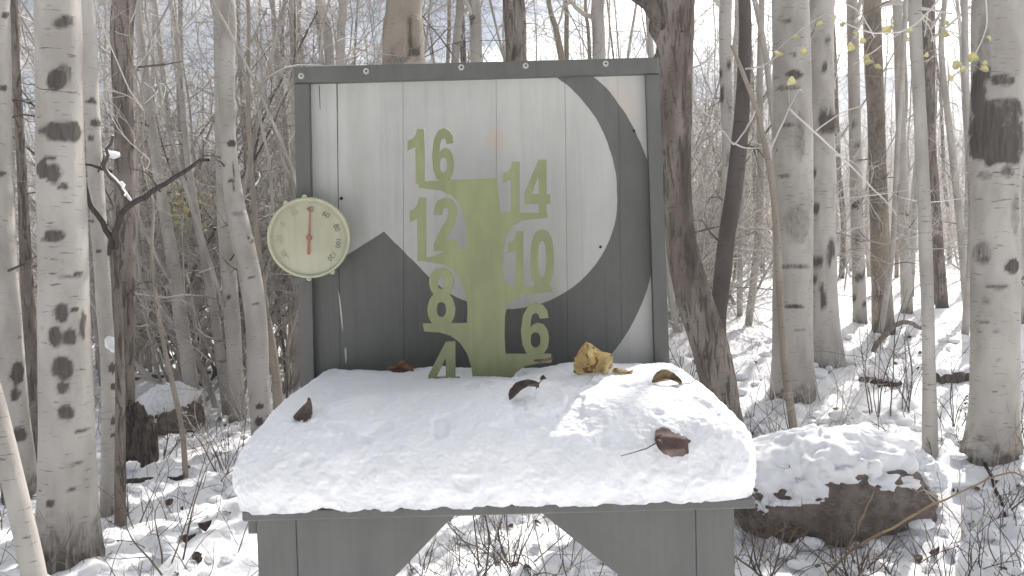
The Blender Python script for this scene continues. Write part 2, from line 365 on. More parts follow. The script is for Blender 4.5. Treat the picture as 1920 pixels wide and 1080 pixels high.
def planks_material():
    m = mat('painted_planks', (0.5, 0.5, 0.47), 0.55, 0.3); k = NT(m)
    tc = k.n('ShaderNodeTexCoord'); sp = k.n('ShaderNodeSeparateXYZ'); k.t.links.new(tc.outputs['Object'], sp.inputs[0])
    X, Z = sp.outputs['X'], sp.outputs['Z']
    wob = k.m('MULTIPLY', k.m('SUBTRACT', k.noise(k.coord(), 25, 3), 0.5), 0.004)
    X = k.m('ADD', X, wob); Z = k.m('ADD', Z, wob)
    s = BY / FPX
    def L(px, py): return pl(px, py, BY, broot)
    def lt(a, b): return k.m('LESS_THAN', a, b)
    def inv(a): return k.m('SUBTRACT', 1.0, a)
    cx, cz = L(950, 372); dx = k.m('SUBTRACT', X, cx); dz = k.m('SUBTRACT', Z, cz)
    dzs = k.m('MULTIPLY', dz, k.m('SUBTRACT', 1.0, k.m('MULTIPLY', k.m('GREATER_THAN', dz, 0.0), 0.17)))
    din = k.m('SQRT', k.m('ADD', k.m('MULTIPLY', dx, dx), k.m('MULTIPLY', dzs, dzs)))
    outside_in = k.m('GREATER_THAN', din, 207 * s)
    ox, oz = L(950, 422); ex = k.m('DIVIDE', k.m('SUBTRACT', X, ox), 281 * s); ez = k.m('DIVIDE', k.m('SUBTRACT', Z, oz), 338 * s)
    inside_out = lt(k.m('ADD', k.m('MULTIPLY', ex, ex), k.m('MULTIPLY', ez, ez)), 1.0)
    right = k.m('GREATER_THAN', X, cx)
    ring = k.m('MULTIPLY', k.m('MULTIPLY', outside_in, inside_out), right)
    mx_, mz_ = L(720, 434)
    l1 = lt(Z, k.m('ADD', mz_, k.m('MULTIPLY', k.m('SUBTRACT', X, mx_), 0.60)))
    l2 = lt(Z, k.m('SUBTRACT', mz_, k.m('MULTIPLY', k.m('SUBTRACT', X, mx_), 1.08)))
    leftpart = lt(X, L(800, 500)[0])
    mtn = k.m('MULTIPLY', k.m('MULTIPLY', l1, l2), leftpart)
    low = k.m('MULTIPLY', k.m('MULTIPLY', outside_in, inv(leftpart)), k.m('MULTIPLY', inv(right), lt(Z, L(800, 500)[1])))
    dark = k.m('MAXIMUM', k.m('MAXIMUM', ring, mtn), low)
    g = k.noise(k.coord((110, 40, 3.5)), 1.0, 5, 0.6); n = k.noise(k.coord((2, 2, 1)), 5, 5, 0.6)
    wht = k.mix(k.ramp(n, 0.3, 0.7), (0.44, 0.445, 0.42), (0.52, 0.515, 0.485))
    wht = k.mix(k.m('MULTIPLY', k.ramp(g, 0.5, 0.72), 0.30), wht, (0.34, 0.335, 0.31))
    wht = k.mix(k.m('MULTIPLY', k.ramp(k.noise(k.coord((14, 14, 1.6)), 1.0, 5, 0.65), 0.5, 0.72), 0.45), wht, (0.37, 0.36, 0.325))
    wht = k.mix(k.m('MULTIPLY', k.ramp(k.noise(k.coord((1, 1, .5)), 160, 3, 0.6), 0.7, 0.75), 0.5), wht, (0.25, 0.23, 0.2))
    # rusty stain and knots showing through the white paint
    for (qx, qy, rr, cc) in ((930, 262, 26, (0.56, 0.42, 0.33)), (1150, 200, 60, (0.52, 0.43, 0.35)), (775, 350, 26, (0.52, 0.44, 0.42))):
        ax, az = L(qx, qy); a = k.m('SUBTRACT', X, ax); b = k.m('SUBTRACT', Z, az)
        dd = k.m('ADD', k.m('SQRT', k.m('ADD', k.m('MULTIPLY', a, a), k.m('MULTIPLY', b, b))), k.m('MULTIPLY', k.m('SUBTRACT', n, 0.5), 0.03))
        wht = k.mix(k.m('MULTIPLY', k.ramp(dd, rr * s, rr * s * 0.3), 0.5), wht, cc)
    gry = k.mix(k.ramp(n, 0.3, 0.7), (0.112, 0.114, 0.106), (0.145, 0.148, 0.137))
    gry = k.mix(k.m('MULTIPLY', k.ramp(g, 0.5, 0.75), 0.25), gry, (0.06, 0.06, 0.058))
    gry = k.mix(k.m('MULTIPLY', k.ramp(k.noise(k.coord(), 130, 3, 0.7), 0.76, 0.79), 0.6), gry, (0.42, 0.42, 0.4))
    k.color(k.mix(dark, wht, gry)); k.bump(g, 0.3, 0.003)
    return m
PLANK = planks_material()
def prism(name, quad, y0, y1, material, parent, bev=0.0012):
    """(x,z) polygon extruded from y0 (front) to y1, front edges chamfered"""
    q = np.array(quad); n = len(q); c = q.mean(0)
    inner = q + (c - q) / np.linalg.norm(c - q, axis=1, keepdims=True) * bev * 1.4
    V = [(*p, ) for p in []]
    V = np.concatenate([np.column_stack([inner[:, 0], np.full(n, y0), inner[:, 1]]),
                        np.column_stack([q[:, 0], np.full(n, y0 + bev), q[:, 1]]),
                        np.column_stack([q[:, 0], np.full(n, y1), q[:, 1]])])
    F = [tuple(range(n)), tuple(range(3 * n - 1, 2 * n - 1, -1))]
    for r in (0, 1):
        for i in range(n): j = (i + 1) % n; F.append((r * n + i, (r + 1) * n + i, (r + 1) * n + j, r * n + j))
    me = bpy.data.meshes.new(name); me.from_pydata([tuple(v) for v in V], [], F); me.materials.append(material)
    import bmesh
    bm = bmesh.new(); bm.from_mesh(me); bmesh.ops.recalc_face_normals(bm, faces=bm.faces); bm.to_mesh(me); bm.free()
    return link(name, me, parent)
def BL(px, py): return pl(px, py, BY, broot)
joints = [(572, 582), (632, 639), (755, 758), (930, 934), (1059, 1066), (1158, 1168), (1222, 1240)]   # x at y=150 and y=650
rp_ = random.Random(4)
for i in range(6):
    (a0, a1), (b0, b1) = joints[i], joints[i + 1]
    g0 = 0.12
    quad = [BL(a0 + g0, 122), BL(b0 - g0, 122), BL(b1 - g0, 790), BL(a1 + g0, 790)]
    if i == 0: quad[1] = BL(b0 - 1.8, 122)
    dy = rp_.uniform(0, 0.0022)
    prism('plank', quad, dy * .6, 0.019, PLANK, board, 0.0007)
# backing behind the joints keeps the gaps dark
prism('backing_rail', [BL(575, 180), BL(1225, 168), BL(1226, 205), BL(575, 217)], 0.0195, 0.04, GREY, board)
prism('backing_rail', [BL(580, 600), BL(1235, 590), BL(1236, 630), BL(580, 640)], 0.0195, 0.04, GREY, board)
# frame battens
prism('top_batten', [BL(556, 130), BL(1232, 112), BL(1232.6, 141), BL(556.4, 159)], -0.016, -0.0005, GREY, board, 0.002)
prism('side_batten', [BL(556.4, 159.6), BL(583, 158.6), BL(594, 790), BL(569, 790)], -0.015, -0.0005, GREY, board, 0.002)
prism('side_batten', [BL(1208.5, 142.2), BL(1232.6, 141.6), BL(1256, 790), BL(1229, 790)], -0.015, -0.0005, GREY, board, 0.002)
def disc(name, r, h, material, parent, loc, seg=14, dome=0.0):
    a = np.arange(seg) * 2 * math.pi / seg
    V = [(r * math.cos(t), 0, r * math.sin(t)) for t in a] + [(r * .8 * math.cos(t), -h, r * .8 * math.sin(t)) for t in a] + [(0, -h - dome, 0)]
    F = [(i, (i + 1) % seg, seg + (i + 1) % seg, seg + i) for i in range(seg)] + [(seg + i, seg + (i + 1) % seg, 2 * seg) for i in range(seg)]
    me = bpy.data.meshes.new(name); me.from_pydata(V, [], F); me.materials.append(material)
    o = link(name, me, parent); o.location = loc; return o
for (sx, sy) in ((570, 147), (690, 138), (866, 131), (985, 128), (1133, 124)):
    a, b = BL(sx, sy); o = disc('screw', 0.0052, 0.0022, STEEL, board, (a, -0.0162, b))
    disc('screw_recess', 0.0019, 0.0004, HOLE, o, (0.0004, -0.0021, 0), 6)
for (sx, sy, rr) in ((1126, 463, 3), (1189, 245, 2.6), (640, 372, 3.4)):
    a, b = BL(sx, sy); disc('nail_hole', rr * BY / FPX, 0.0012, HOLE, board, (a, 0.0002, b), 8)

WHITE = paint('gap_light_white', (0.5, 0.5, 0.47), 0.1)
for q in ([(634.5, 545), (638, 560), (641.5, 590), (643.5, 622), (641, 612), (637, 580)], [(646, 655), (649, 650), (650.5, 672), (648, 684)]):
    prism('gap_light_sliver', [BL(*p) for p in q], -0.0006, 0.0012, WHITE, board, 0.0002)  # white slivers coloured in as light showing through the plank joint
prism('crack', [BL(598, 160), BL(599.2, 160), BL(600.6, 205), BL(600, 206)], -0.0003, 0.0015, HOLE, board, 0.0001)
# ------------------------------------------------------------------ the olive green snow ruler
RY = 1.13
rroot = P(920, 745, RY); rroot[1] = RY
ruler = empty('snow_ruler', rroot, 'olive green snow depth ruler with cut out numbers on stepped shelves', 'snow ruler')
def RL(px, py): return pl(px, py, RY, rroot)
post = [(784, 341), (860, 337), (932, 334), (938, 397), (1026, 400), (1027, 409), (1000, 411), (978, 414), (960, 425), (949, 443), (944, 470), (943, 505),
        (946, 525), (955, 536), (1034, 537), (1035, 547), (1005, 550), (980, 554), (962, 563), (951, 575), (947, 592), (946, 630), (948, 663), (1033, 663), (1034, 679), (1005, 681),
        (982, 687), (966, 699), (959, 716), (958, 800), (888, 800), (887, 715), (884, 688), (876, 662), (862, 641), (845, 629), (825, 623), (796, 621), (793, 606),
        (876, 605), (877, 575), (873, 548), (864, 524), (850, 507), (832, 496), (800, 491), (790, 486), (820, 478), (836, 468), (875, 466), (876, 440), (872, 410), (862, 384), (846, 366), (825, 357), (786, 353)]
me = outline_mesh('stepped_post', [[RL(*p) for p in post]], 0.004, GREEN)
link('stepped_post', me, ruler)
def ell(cx, cy, a, b, n=18, e=2.3, rev=False):
    r = []
    for i in range(n):
        t = 2 * math.pi * i / n; c, s_ = math.cos(t), math.sin(t)
        r.append((cx + a * math.copysign(abs(c) ** (2 / e), c), cy + b * math.copysign(abs(s_) ** (2 / e), s_)))
    return r
half8 = [(.5, 1), (.66, .985), (.82, .93), (.92, .84), (.94, .74), (.88, .63), (.77, .55), (.91, .46), (1, .31), (.97, .17), (.87, .06), (.7, .005), (.5, 0)]
DIG = {
 '0': [ell(.5, .5, .5, .5, 24, 2.5), ell(.5, .5, .19, .32, 16, 2.5)],
 '1': [[(.48, 0), (1, 0), (1, 1), (.58, 1), (.5, .9), (.3, .82), (0, .78), (0, .62), (.48, .68)]],
 '2': [[(0, .68), (.05, .84), (.2, .95), (.5, 1), (.78, .96), (.95, .86), (1, .72), (.95, .56), (.8, .42), (.6, .28), (.5, .2), (1, .2), (1, 0), (0, 0), (.02, .13), (.16, .28), (.42, .47), (.6, .6), (.67, .71), (.62, .8), (.5, .83), (.38, .79), (.33, .68)]],
 '4': [[(.56, 0), (.86, 0), (.86, .2), (1, .2), (1, .37), (.86, .37), (.86, 1), (.56, 1), (0, .4), (0, .2), (.56, .2)], [(.56, .37), (.25, .37), (.56, .72)]],
 '6': [[(.97, .73), (.93, .86), (.78, .96), (.52, 1), (.27, .95), (.08, .78), (0, .5), (.05, .22), (.2, .06), (.5, 0), (.8, .05), (.95, .17), (1, .33), (.95, .49), (.8, .6), (.6, .63), (.44, .6), (.33, .53), (.34, .68), (.41, .79), (.52, .82), (.63, .79), (.67, .71)], ell(.52, .31, .185, .15, 14)],
 '8': [half8 + [(1 - x, y) for x, y in half8[-2:0:-1]], ell(.5, .745, .15, .11, 14), ell(.5, .28, .18, .135, 14)],
}
def numeral(ch, x0, y0, x1, y1):
    lp = [[RL(x0 + a * (x1 - x0), y1 + b * (y0 - y1)) for a, b in l] for l in DIG[ch]]
    me = outline_mesh('numeral', lp, 0.0034, GREEN, None, 0.0004)
    o = link('numeral', me, ruler); o.location = (0, -0.0003, 0); return o
for ch, b in (('1', (765, 243, 796, 344)), ('6', (811, 241, 851, 341)), ('1', (944, 304, 974, 402)), ('4', (984, 300, 1031, 403)),
              ('1', (769, 371, 799, 489)), ('2', (814, 371, 857, 470)), ('1', (953, 434, 981, 540)), ('0', (995, 431, 1038, 541)),
              ('8', (802, 503, 854, 610)), ('6', (977, 568, 1029, 668)), ('4', (804, 640, 862, 745))):
    numeral(ch, *b)

# ------------------------------------------------------------------ thermometer
th = empty('dial_thermometer', P(580, 446, 1.205), 'round cream dial thermometer with red needle fixed at the left edge of the board', 'thermometer')
th.rotation_euler = (0, R_(-1.4), R_(11))
def lathe(name, prof, seg, material, parent):
    """prof: (radius, y) ; axis = local -Y"""
    a = np.arange(seg) * 2 * math.pi / seg
    V = np.concatenate([np.column_stack([r * np.cos(a), np.full(seg, y), r * np.sin(a)]) for r, y in prof])
    F = []
    for p in range(len(prof) - 1):
        i = np.arange(seg); j = (i + 1) % seg
        F.append(np.stack([p * seg + i, p * seg + j, (p + 1) * seg + j, (p + 1) * seg + i], 1))
    me = npmesh(name, V, np.concatenate(F), None, material); return link(name, me, parent)
TR = 0.0615
lathe('case', [(0.0005, 0.020), (TR * .93, 0.020), (TR * .97, 0.012), (TR * 1.02, -0.002), (TR * 1.02, -0.0045), (TR * .995, -0.006), (TR * .955, -0.0058), (TR * .93, -0.003), (TR * .925, 0.0005)], 64, CASE, th)
lathe('dial_plate', [(TR * .926, -0.0004), (TR * .7, -0.0006), (0.0004, -0.0008)], 64, DIAL, th)
for ang in (93, -94, 120, -60):
    t = R_(ang); o = disc('case_tab', 0.0042, 0.004, CASE, th, (TR * 1.03 * math.cos(t), -0.0005, TR * 1.03 * math.sin(t)), 10)
prism('bracket', [(-0.014, TR * 1.0), (0.006, TR * 1.0), (0.006, TR * 1.10), (-0.014, TR * 1.10)], 0.006, 0.03, GREY, th)
prism('bracket', [(-0.028, -TR * 1.12), (-0.008, -TR * 1.12), (-0.008, -TR * 0.98), (-0.028, -TR * 0.98)], 0.006, 0.03, GREY, th)
def text(name, s, size, loc, rot, material, parent):
    cu = bpy.data.curves.new(name, 'FONT'); cu.body = s; cu.size = size; cu.align_x = 'CENTER'; cu.align_y = 'CENTER'; cu.extrude = 0.0001; cu.offset = size * 0.01
    ob = bpy.data.objects.new(name, cu); COL.objects.link(ob); bpy.context.view_layer.update()
    me = bpy.data.meshes.new_from_object(ob.evaluated_get(bpy.context.evaluated_depsgraph_get()))
    bpy.data.objects.remove(ob); bpy.data.curves.remove(cu)
    me.transform(Matrix.Rotation(rot, 4, 'Z')); me.transform(Matrix.Rotation(R_(90), 4, 'X'))
    me.materials.clear(); me.materials.append(material)
    o = link(name, me, parent); o.location = loc; return o
for i, (t, a) in enumerate((('-40', -123), ('-20', -91), ('0', -59), ('20', -27), ('40', 5), ('60', 38), ('80', 72), ('100', 103), ('120', 133))):
    A = R_(a); rr = TR * 0.72
    text('dial_number', t, 0.0115 if t not in ('100', '120') else 0.0105, (rr * math.sin(A), -0.0011, rr * math.cos(A)), -A, INK if a > 0 else INKF, th)
tk = Acc()
V = []; F = []
for i in range(81):
    A = R_(-123 + 256 * i / 80); ra, rb = (TR * .84, TR * .90) if i % 10 == 0 else (TR * .865, TR * .895); hw = 0.0003 if i % 10 else 0.0005
    s, c = math.sin(A), math.cos(A); n = len(V)
    for r, q in ((ra, -hw), (ra, hw), (rb, hw), (rb, -hw)): V.append((r * s + q * c, -0.0012, r * c - q * s))
    F.append((n, n + 1, n + 2, n + 3))
me = bpy.data.meshes.new('dial_ticks'); me.from_pydata(V, [], F); me.materials.append(INKF); link('dial_ticks', me, th)
me = outline_mesh('needle', [[(-.0005, TR * .80), (.0005, TR * .80), (.0017, 0), (.0022, -TR * .42), (-.0022, -TR * .42), (-.0017, 0)]], 0.0008, RED)
o = link('needle', me, th); o.location = (0, -0.0026, 0); o.rotation_euler = (0, R_(5.5), 0)
disc('needle_hub', 0.0046, 0.0015, RED, th, (0, -0.0034, 0))

# ------------------------------------------------------------------ the table
TY0, TY1 = 0.932, 1.30
tz = P(935, 946, TY0)[2]
tx0, tx1 = P(446, 946, TY0)[0], P(1417, 930, TY0)[0]
troot = (0.5 * (tx0 + tx1), TY0, 0.0)
table = empty('snow_table', (troot[0], troot[1], float(G(troot[0], 1.1))), 'grey painted plywood table with diagonal gusset legs under the snow slab', 'table')
tb = np.array(table.location)
def box(name, x0, x1, y0, y1, z0, z1, material, parent, bev=0.0015):
    import bmesh
    me = bpy.data.meshes.new(name); bm = bmesh.new(); bmesh.ops.create_cube(bm, size=1)
    for v in bm.verts:
        v.co = ((x0 + x1) / 2 + v.co.x * (x1 - x0), (y0 + y1) / 2 + v.co.y * (y1 - y0), (z0 + z1) / 2 + v.co.z * (z1 - z0))
    bmesh.ops.bevel(bm, geom=list(bm.edges), offset=bev, segments=1, affect='EDGES')
    bm.to_mesh(me); bm.free(); me.materials.append(material)
    o = link(name, me, parent)
    if parent is not None: me.transform(Matrix.Translation(-Vector(parent.location)))
    return o
slope = -math.tan(R_(0.45))
box('table_top', tx0 + .004, tx1, TY0, TY1, tz - 0.0135, tz, GREYT, table, 0.002)
LY = 0.952
def TL(px, py): p = P(px, py, LY); return (p[0] - tb[0], p[2] - tb[2])
ztop = tz - 0.0140 - tb[2]
def gx_(px, py=1010): return TL(px, py)[0]
# front legs: outer post plus a big plywood gusset
prism('leg', [(gx_(482), ztop), (gx_(555.5), ztop), (gx_(555.5), -0.02), (gx_(482), -0.02)], LY - tb[1] - 0.0, LY - tb[1] + 0.04, GREYT, table, 0.002)
prism('leg', [(gx_(1305.5), ztop), (gx_(1377), ztop), (gx_(1377), -0.02), (gx_(1305.5), -0.02)], LY - tb[1], LY - tb[1] + 0.04, GREYT, table, 0.002)
gz = lambda px, py: TL(px, py)[1]
hL = ztop - gz(745, 1080); wL = gx_(858) - gx_(745)
prism('gusset', [(gx_(556.5), ztop), (gx_(860), ztop), (gx_(556.5), ztop - (gx_(860) - gx_(556.5)) * 1.0)], LY - tb[1] - 0.002, LY - tb[1] + 0.012, GREYT, table, 0.002)
prism('gusset', [(gx_(1008), ztop), (gx_(1304.5), ztop), (gx_(1304.5), ztop - (gx_(1304.5) - gx_(1008)) * 0.86)], LY - tb[1] - 0.002, LY - tb[1] + 0.012, GREYT, table, 0.002)
for s in (0, 1):
    xa, xb = ((gx_(470), gx_(470) + 0.046), (gx_(1377) - 0.046, gx_(1377)))[s]
    prism('leg', [(xa, ztop), (xb, ztop), (xb, -0.02), (xa, -0.02)], TY1 - tb[1] - 0.05, TY1 - tb[1] - 0.01, GREYT, table, 0.002)
prism('apron', [(gx_(862), ztop), (gx_(1006), ztop), (gx_(1006), ztop - 0.004), (gx_(862), ztop - 0.004)], LY - tb[1] + 0.0005, LY - tb[1] + 0.012, GREYT, table, 0.0008)
# side rails: short dark piece seen behind the left leg
prism('side_rail', [(gx_(463), ztop), (gx_(481), ztop), (gx_(481), ztop - 0.024), (gx_(463), ztop - 0.024)], LY - tb[1] + 0.004, TY1 - tb[1] - 0.06, GREYT, table, 0.002)

# ------------------------------------------------------------------ snow slab on the table
def snow_slab():
    hx_, hy_ = (tx1 - tx0) / 2 + 0.016, (TY1 - TY0) / 2 + 0.012
    cx, cy = (tx0 + tx1) / 2, (TY0 + TY1) / 2 - 0.004
    T, rad = 0.124, np.array([0.095, 0.115, 0.092])
    n, m, kz = 400, 250, 80
    V, idx = [], {}
    us = np.linspace(-1, 1, n); vs = np.linspace(-1, 1, m)
    U, Vv = np.meshgrid(us, vs); top = np.stack([U, Vv, np.ones_like(U)], -1).reshape(-1, 3)
    # skirt: perimeter rings going down
    per = [(i, 0) for i in range(n)] + [(n - 1, j) for j in range(1, m)] + [(i, m - 1) for i in range(n - 2, -1, -1)] + [(0, j) for j in range(m - 2, 0, -1)]
    pidx = np.array([j * n + i for i, j in per]); base = top[pidx]
    pts = [top]; rings = [pidx]
    for q in range(1, kz + 1):
        b = base.copy(); b[:, 2] = 1 - q / kz * 1.0; rings.append(len(top) + (q - 1) * len(per) + np.arange(len(per))); pts.append(b)
    A = np.concatenate(pts)
    half = np.array([hx_, hy_, T])
    p = A * half
    inner = np.clip(p, -(half - rad), half - rad); inner[:, 2] = np.minimum(p[:, 2], half[2] - rad[2])
    d = p - inner; dn = d / rad; dh = (np.abs(dn[:, :1]) ** 4 + np.abs(dn[:, 1:2]) ** 4) ** .25; L = np.sqrt(dh ** 2 + dn[:, 2:] ** 2)
    mxd = np.abs(dn).max(1, keepdims=True)
    q = inner + np.where(L > 1e-6, dn / np.maximum(L, 1e-6) * mxd, 0) * rad
    nrm = np.where(L > 1e-6, dn / np.maximum(L, 1e-6), [[0, 0, 1]]); nrm /= np.linalg.norm(nrm, axis=1, keepdims=True)
    x, y, z = q.T
    pp = np.stack([x, y, z], 1) + 5.0
    lump = 0.022 * (fb3(pp * 9, 31, 3) - 0.5) + 0.008 * (fb3(pp * 27, 37, 3) - 0.5)
    crumb = sstep(.45, .60, fb3(pp * 10, 71, 3)) * .75 + .45 * (1 - sstep(.04, .11, z)) + .1
    lump = lump + crumb * (0.0075 * np.maximum(0, fb3(pp * 62, 73, 3, .6) - .5) + .0020 * (fb3(pp * 150, 75, 2) - .5)) + .0016 * (vn3(pp * 300, 76) - .5)
    lump = lump - .004 * sstep(.60, .72, fb3(pp * 30, 79, 2))
    edge = 1 - sstep(0.0, 0.03, z)
    q = q + nrm * (lump - edge * (0.012 * fbm(x * 45, y * 45, 51, 3)) + 0.002)[:, None]
    # gentle hollow by the ruler, higher toward the right rear, drift melted off the board
    q[:, 2] *= 1 + 0.03 * np.sin(q[:, 0] * 9) 
    q[:, 2] += np.where(z > 0.05, 0.012 * np.exp(-((x - 0.11) ** 2 / 0.006 + (y - 0.04) ** 2 / 0.003)) - 0.010 * np.exp(-((x - 0.03) ** 2 / 0.004 + (y - 0.07) ** 2 / 0.0012)), 0)
    low = z < 0.012
    q[low, 2] = np.maximum(0, z[low]) + (0.016 * np.maximum(0, fbm(x[low] * 60, y[low] * 30, 61, 3) - 0.5) - 0.004 * np.maximum(0, fbm(x[low] * 90 + 5, y[low] * 50, 62, 2) - 0.5)) * (1 - sstep(0, .012, z[low]))
    q[:, 0] += cx; q[:, 1] += cy; q[:, 2] += tz + 0.0006
    ti = (np.arange(m - 1)[:, None] * n + np.arange(n - 1)[None, :]).ravel()
    Q = [np.stack([ti, ti + 1, ti + n + 1, ti + n], 1)]
    for r in range(kz):
        a, b = rings[r], rings[r + 1]; Q.append(np.stack([a, b, np.roll(b, -1), np.roll(a, -1)], 1))
    return q, np.concatenate(Q)
Vs, Qs = snow_slab()
slab = link('snow_slab', npmesh('snow_slab', Vs, Qs, None, SNOWT))
tag(slab, 'thick rounded slab of fresh white snow on the grey table', 'snow')
BVS = BVHTree.FromPolygons([tuple(v) for v in Vs], [tuple(q) for q in Qs])

# ------------------------------------------------------------------ leaves
def leaf_mesh(name, L, Wd, bend, fold, curl, seed, material, nu=12, nv=8, tip=0.6, crumple=.05):
    rng = np.random.default_rng(seed)
    u = np.linspace(0, 1, nu); v = np.linspace(-1, 1, nv); U, Vv = np.meshgrid(u, v)
    prof = np.sin(math.pi * np.clip(U, 0, 1) ** tip) ** 0.75 * (1 - 0.25 * U) + 0.01
    prof = prof / prof.max() * (1 + 0.16 * (vn(U * 14 + seed, np.sign(Vv) * 3 + seed, seed) - 0.5))
    y = Vv * prof * Wd / 2
    z = fold * np.abs(y) + bend * L * (4 * U * (1 - U)) + curl * Wd * (Vv ** 2) * (U - 0.3) + crumple * Wd * (vn(U * 4 + seed, Vv * 3, seed) - 0.5) * 2
    x = U * L
    top = np.stack([x, y, z], -1).reshape(-1, 3); bot = top - [0, 0, 0.0004]
    i = (np.arange(nv - 1)[:, None] * nu + np.arange(nu - 1)[None, :]).ravel()
    Q = np.stack([i, i + 1, i + nu + 1, i + nu], 1)
    return npmesh(name, np.concatenate([top, bot]), np.concatenate([Q, Q[:, ::-1] + len(top)]), None, material)
def frame(o, loc, ld, wd):
    ld = Vector(ld).normalized(); wd = Vector(wd); wd = (wd - ld * wd.dot(ld)).normalized(); nn = ld.cross(wd)
    m = Matrix.Identity(4)
    for r in range(3): m[r][0] = ld[r]; m[r][1] = wd[r]; m[r][2] = nn[r]; m[r][3] = loc[r]
    o.matrix_world = m
def table_leaf(px, py, ld, wd, L, Wd, material, label, seed, bend=.1, fold=.2, curl=.2, stem=None, up=0.002, tip=.6, cr=.06):
    h = hit(px, py, BVS)
    if h is None: h = P(px, py, 1.0)
    o = link('fallen_leaf', leaf_mesh('fallen_leaf', L, Wd, bend, fold, curl, seed, material, 24, 18, tip, cr)); tag(o, label, 'leaf', 'leaves on the table snow')
    frame(o, h + np.array([0, 0, up]), ld, wd)
    if stem is not None:
        pts = np.array(stem)[None]; a, b = tubes(pts, np.linspace(0.0008, 0.0005, len(stem))[None], 5)
        link('leaf_stem', npmesh('leaf_stem', a, b, None, material), o)
    return o
table_leaf(1118, 702, (-.25, -.1, .95), (1, -.25, .1), .054, .060, LF_Y, 'upright yellow leaf with brown spots in the snow before the board', 3, .02, .12, .10, up=-.006, tip=.75, cr=.22)
table_leaf(1148, 697, (.9, .1, .10), (.1, -.5, .9), .030, .024, LF_Y, 'small pale tan leaf scrap right of the upright yellow leaf', 4, .3, .3, .2, up=0)
table_leaf(1222, 720, (.95, -.25, -.1), (.2, .7, .5), .040, .022, LF_T, 'curled tan leaf with hooked stem at the rear right of the slab', 5, .2, .5, .3,
           [(.035, 0, 0), (.05, .002, .002), (.06, .008, .008)], up=.004)
table_leaf(1228, 838, (.95, .1, -.12), (-.1, .75, .62), .056, .050, LF_B, 'large dark brown leaf with long stem lying at the front right of the slab', 6, .05, -.12, -.08,
           [(.004, -.004, 0), (-.012, -.014, -.002), (-.03, -.018, -.008), (-.042, -.02, -.012)], up=.010, tip=.7)
table_leaf(955, 750, (.85, .45, .2), (-.5, .8, .3), .045, .018, LF_D, 'blackish narrow leaf in a small hollow right of the ruler foot', 7, .2, .5, .5,
           [(.04, 0, .0), (.05, .004, .006), (.055, .0, .012)], up=.002)
table_leaf(776, 696, (-.95, .1, .10), (.1, -.2, .9), .044, .030, LF_O, 'rusty orange leaf against the board left of the number four', 8, .08, .2, .1, up=-.001, cr=.10)
table_leaf(556, 790, (.45, .2, .85), (.85, -.5, -.1), .032, .026, LF_D, 'grey brown leaf stuck at the left rim of the slab', 9, .1, .3, .2, up=.001)
table_leaf(1018, 712, (.1, .2, .9), (.9, .1, .1), .008, .009, LF_D, 'tiny dark leaf scrap poking out right of the ruler foot', 10, .1, .3, .2, up=-.001)
table_leaf(1000, 676, (.95, .1, .15), (0, -.5, .8), .030, .006, LF_D, 'thin dark leaf below the number six shelf', 12, .1, .3, .2, up=0.0)

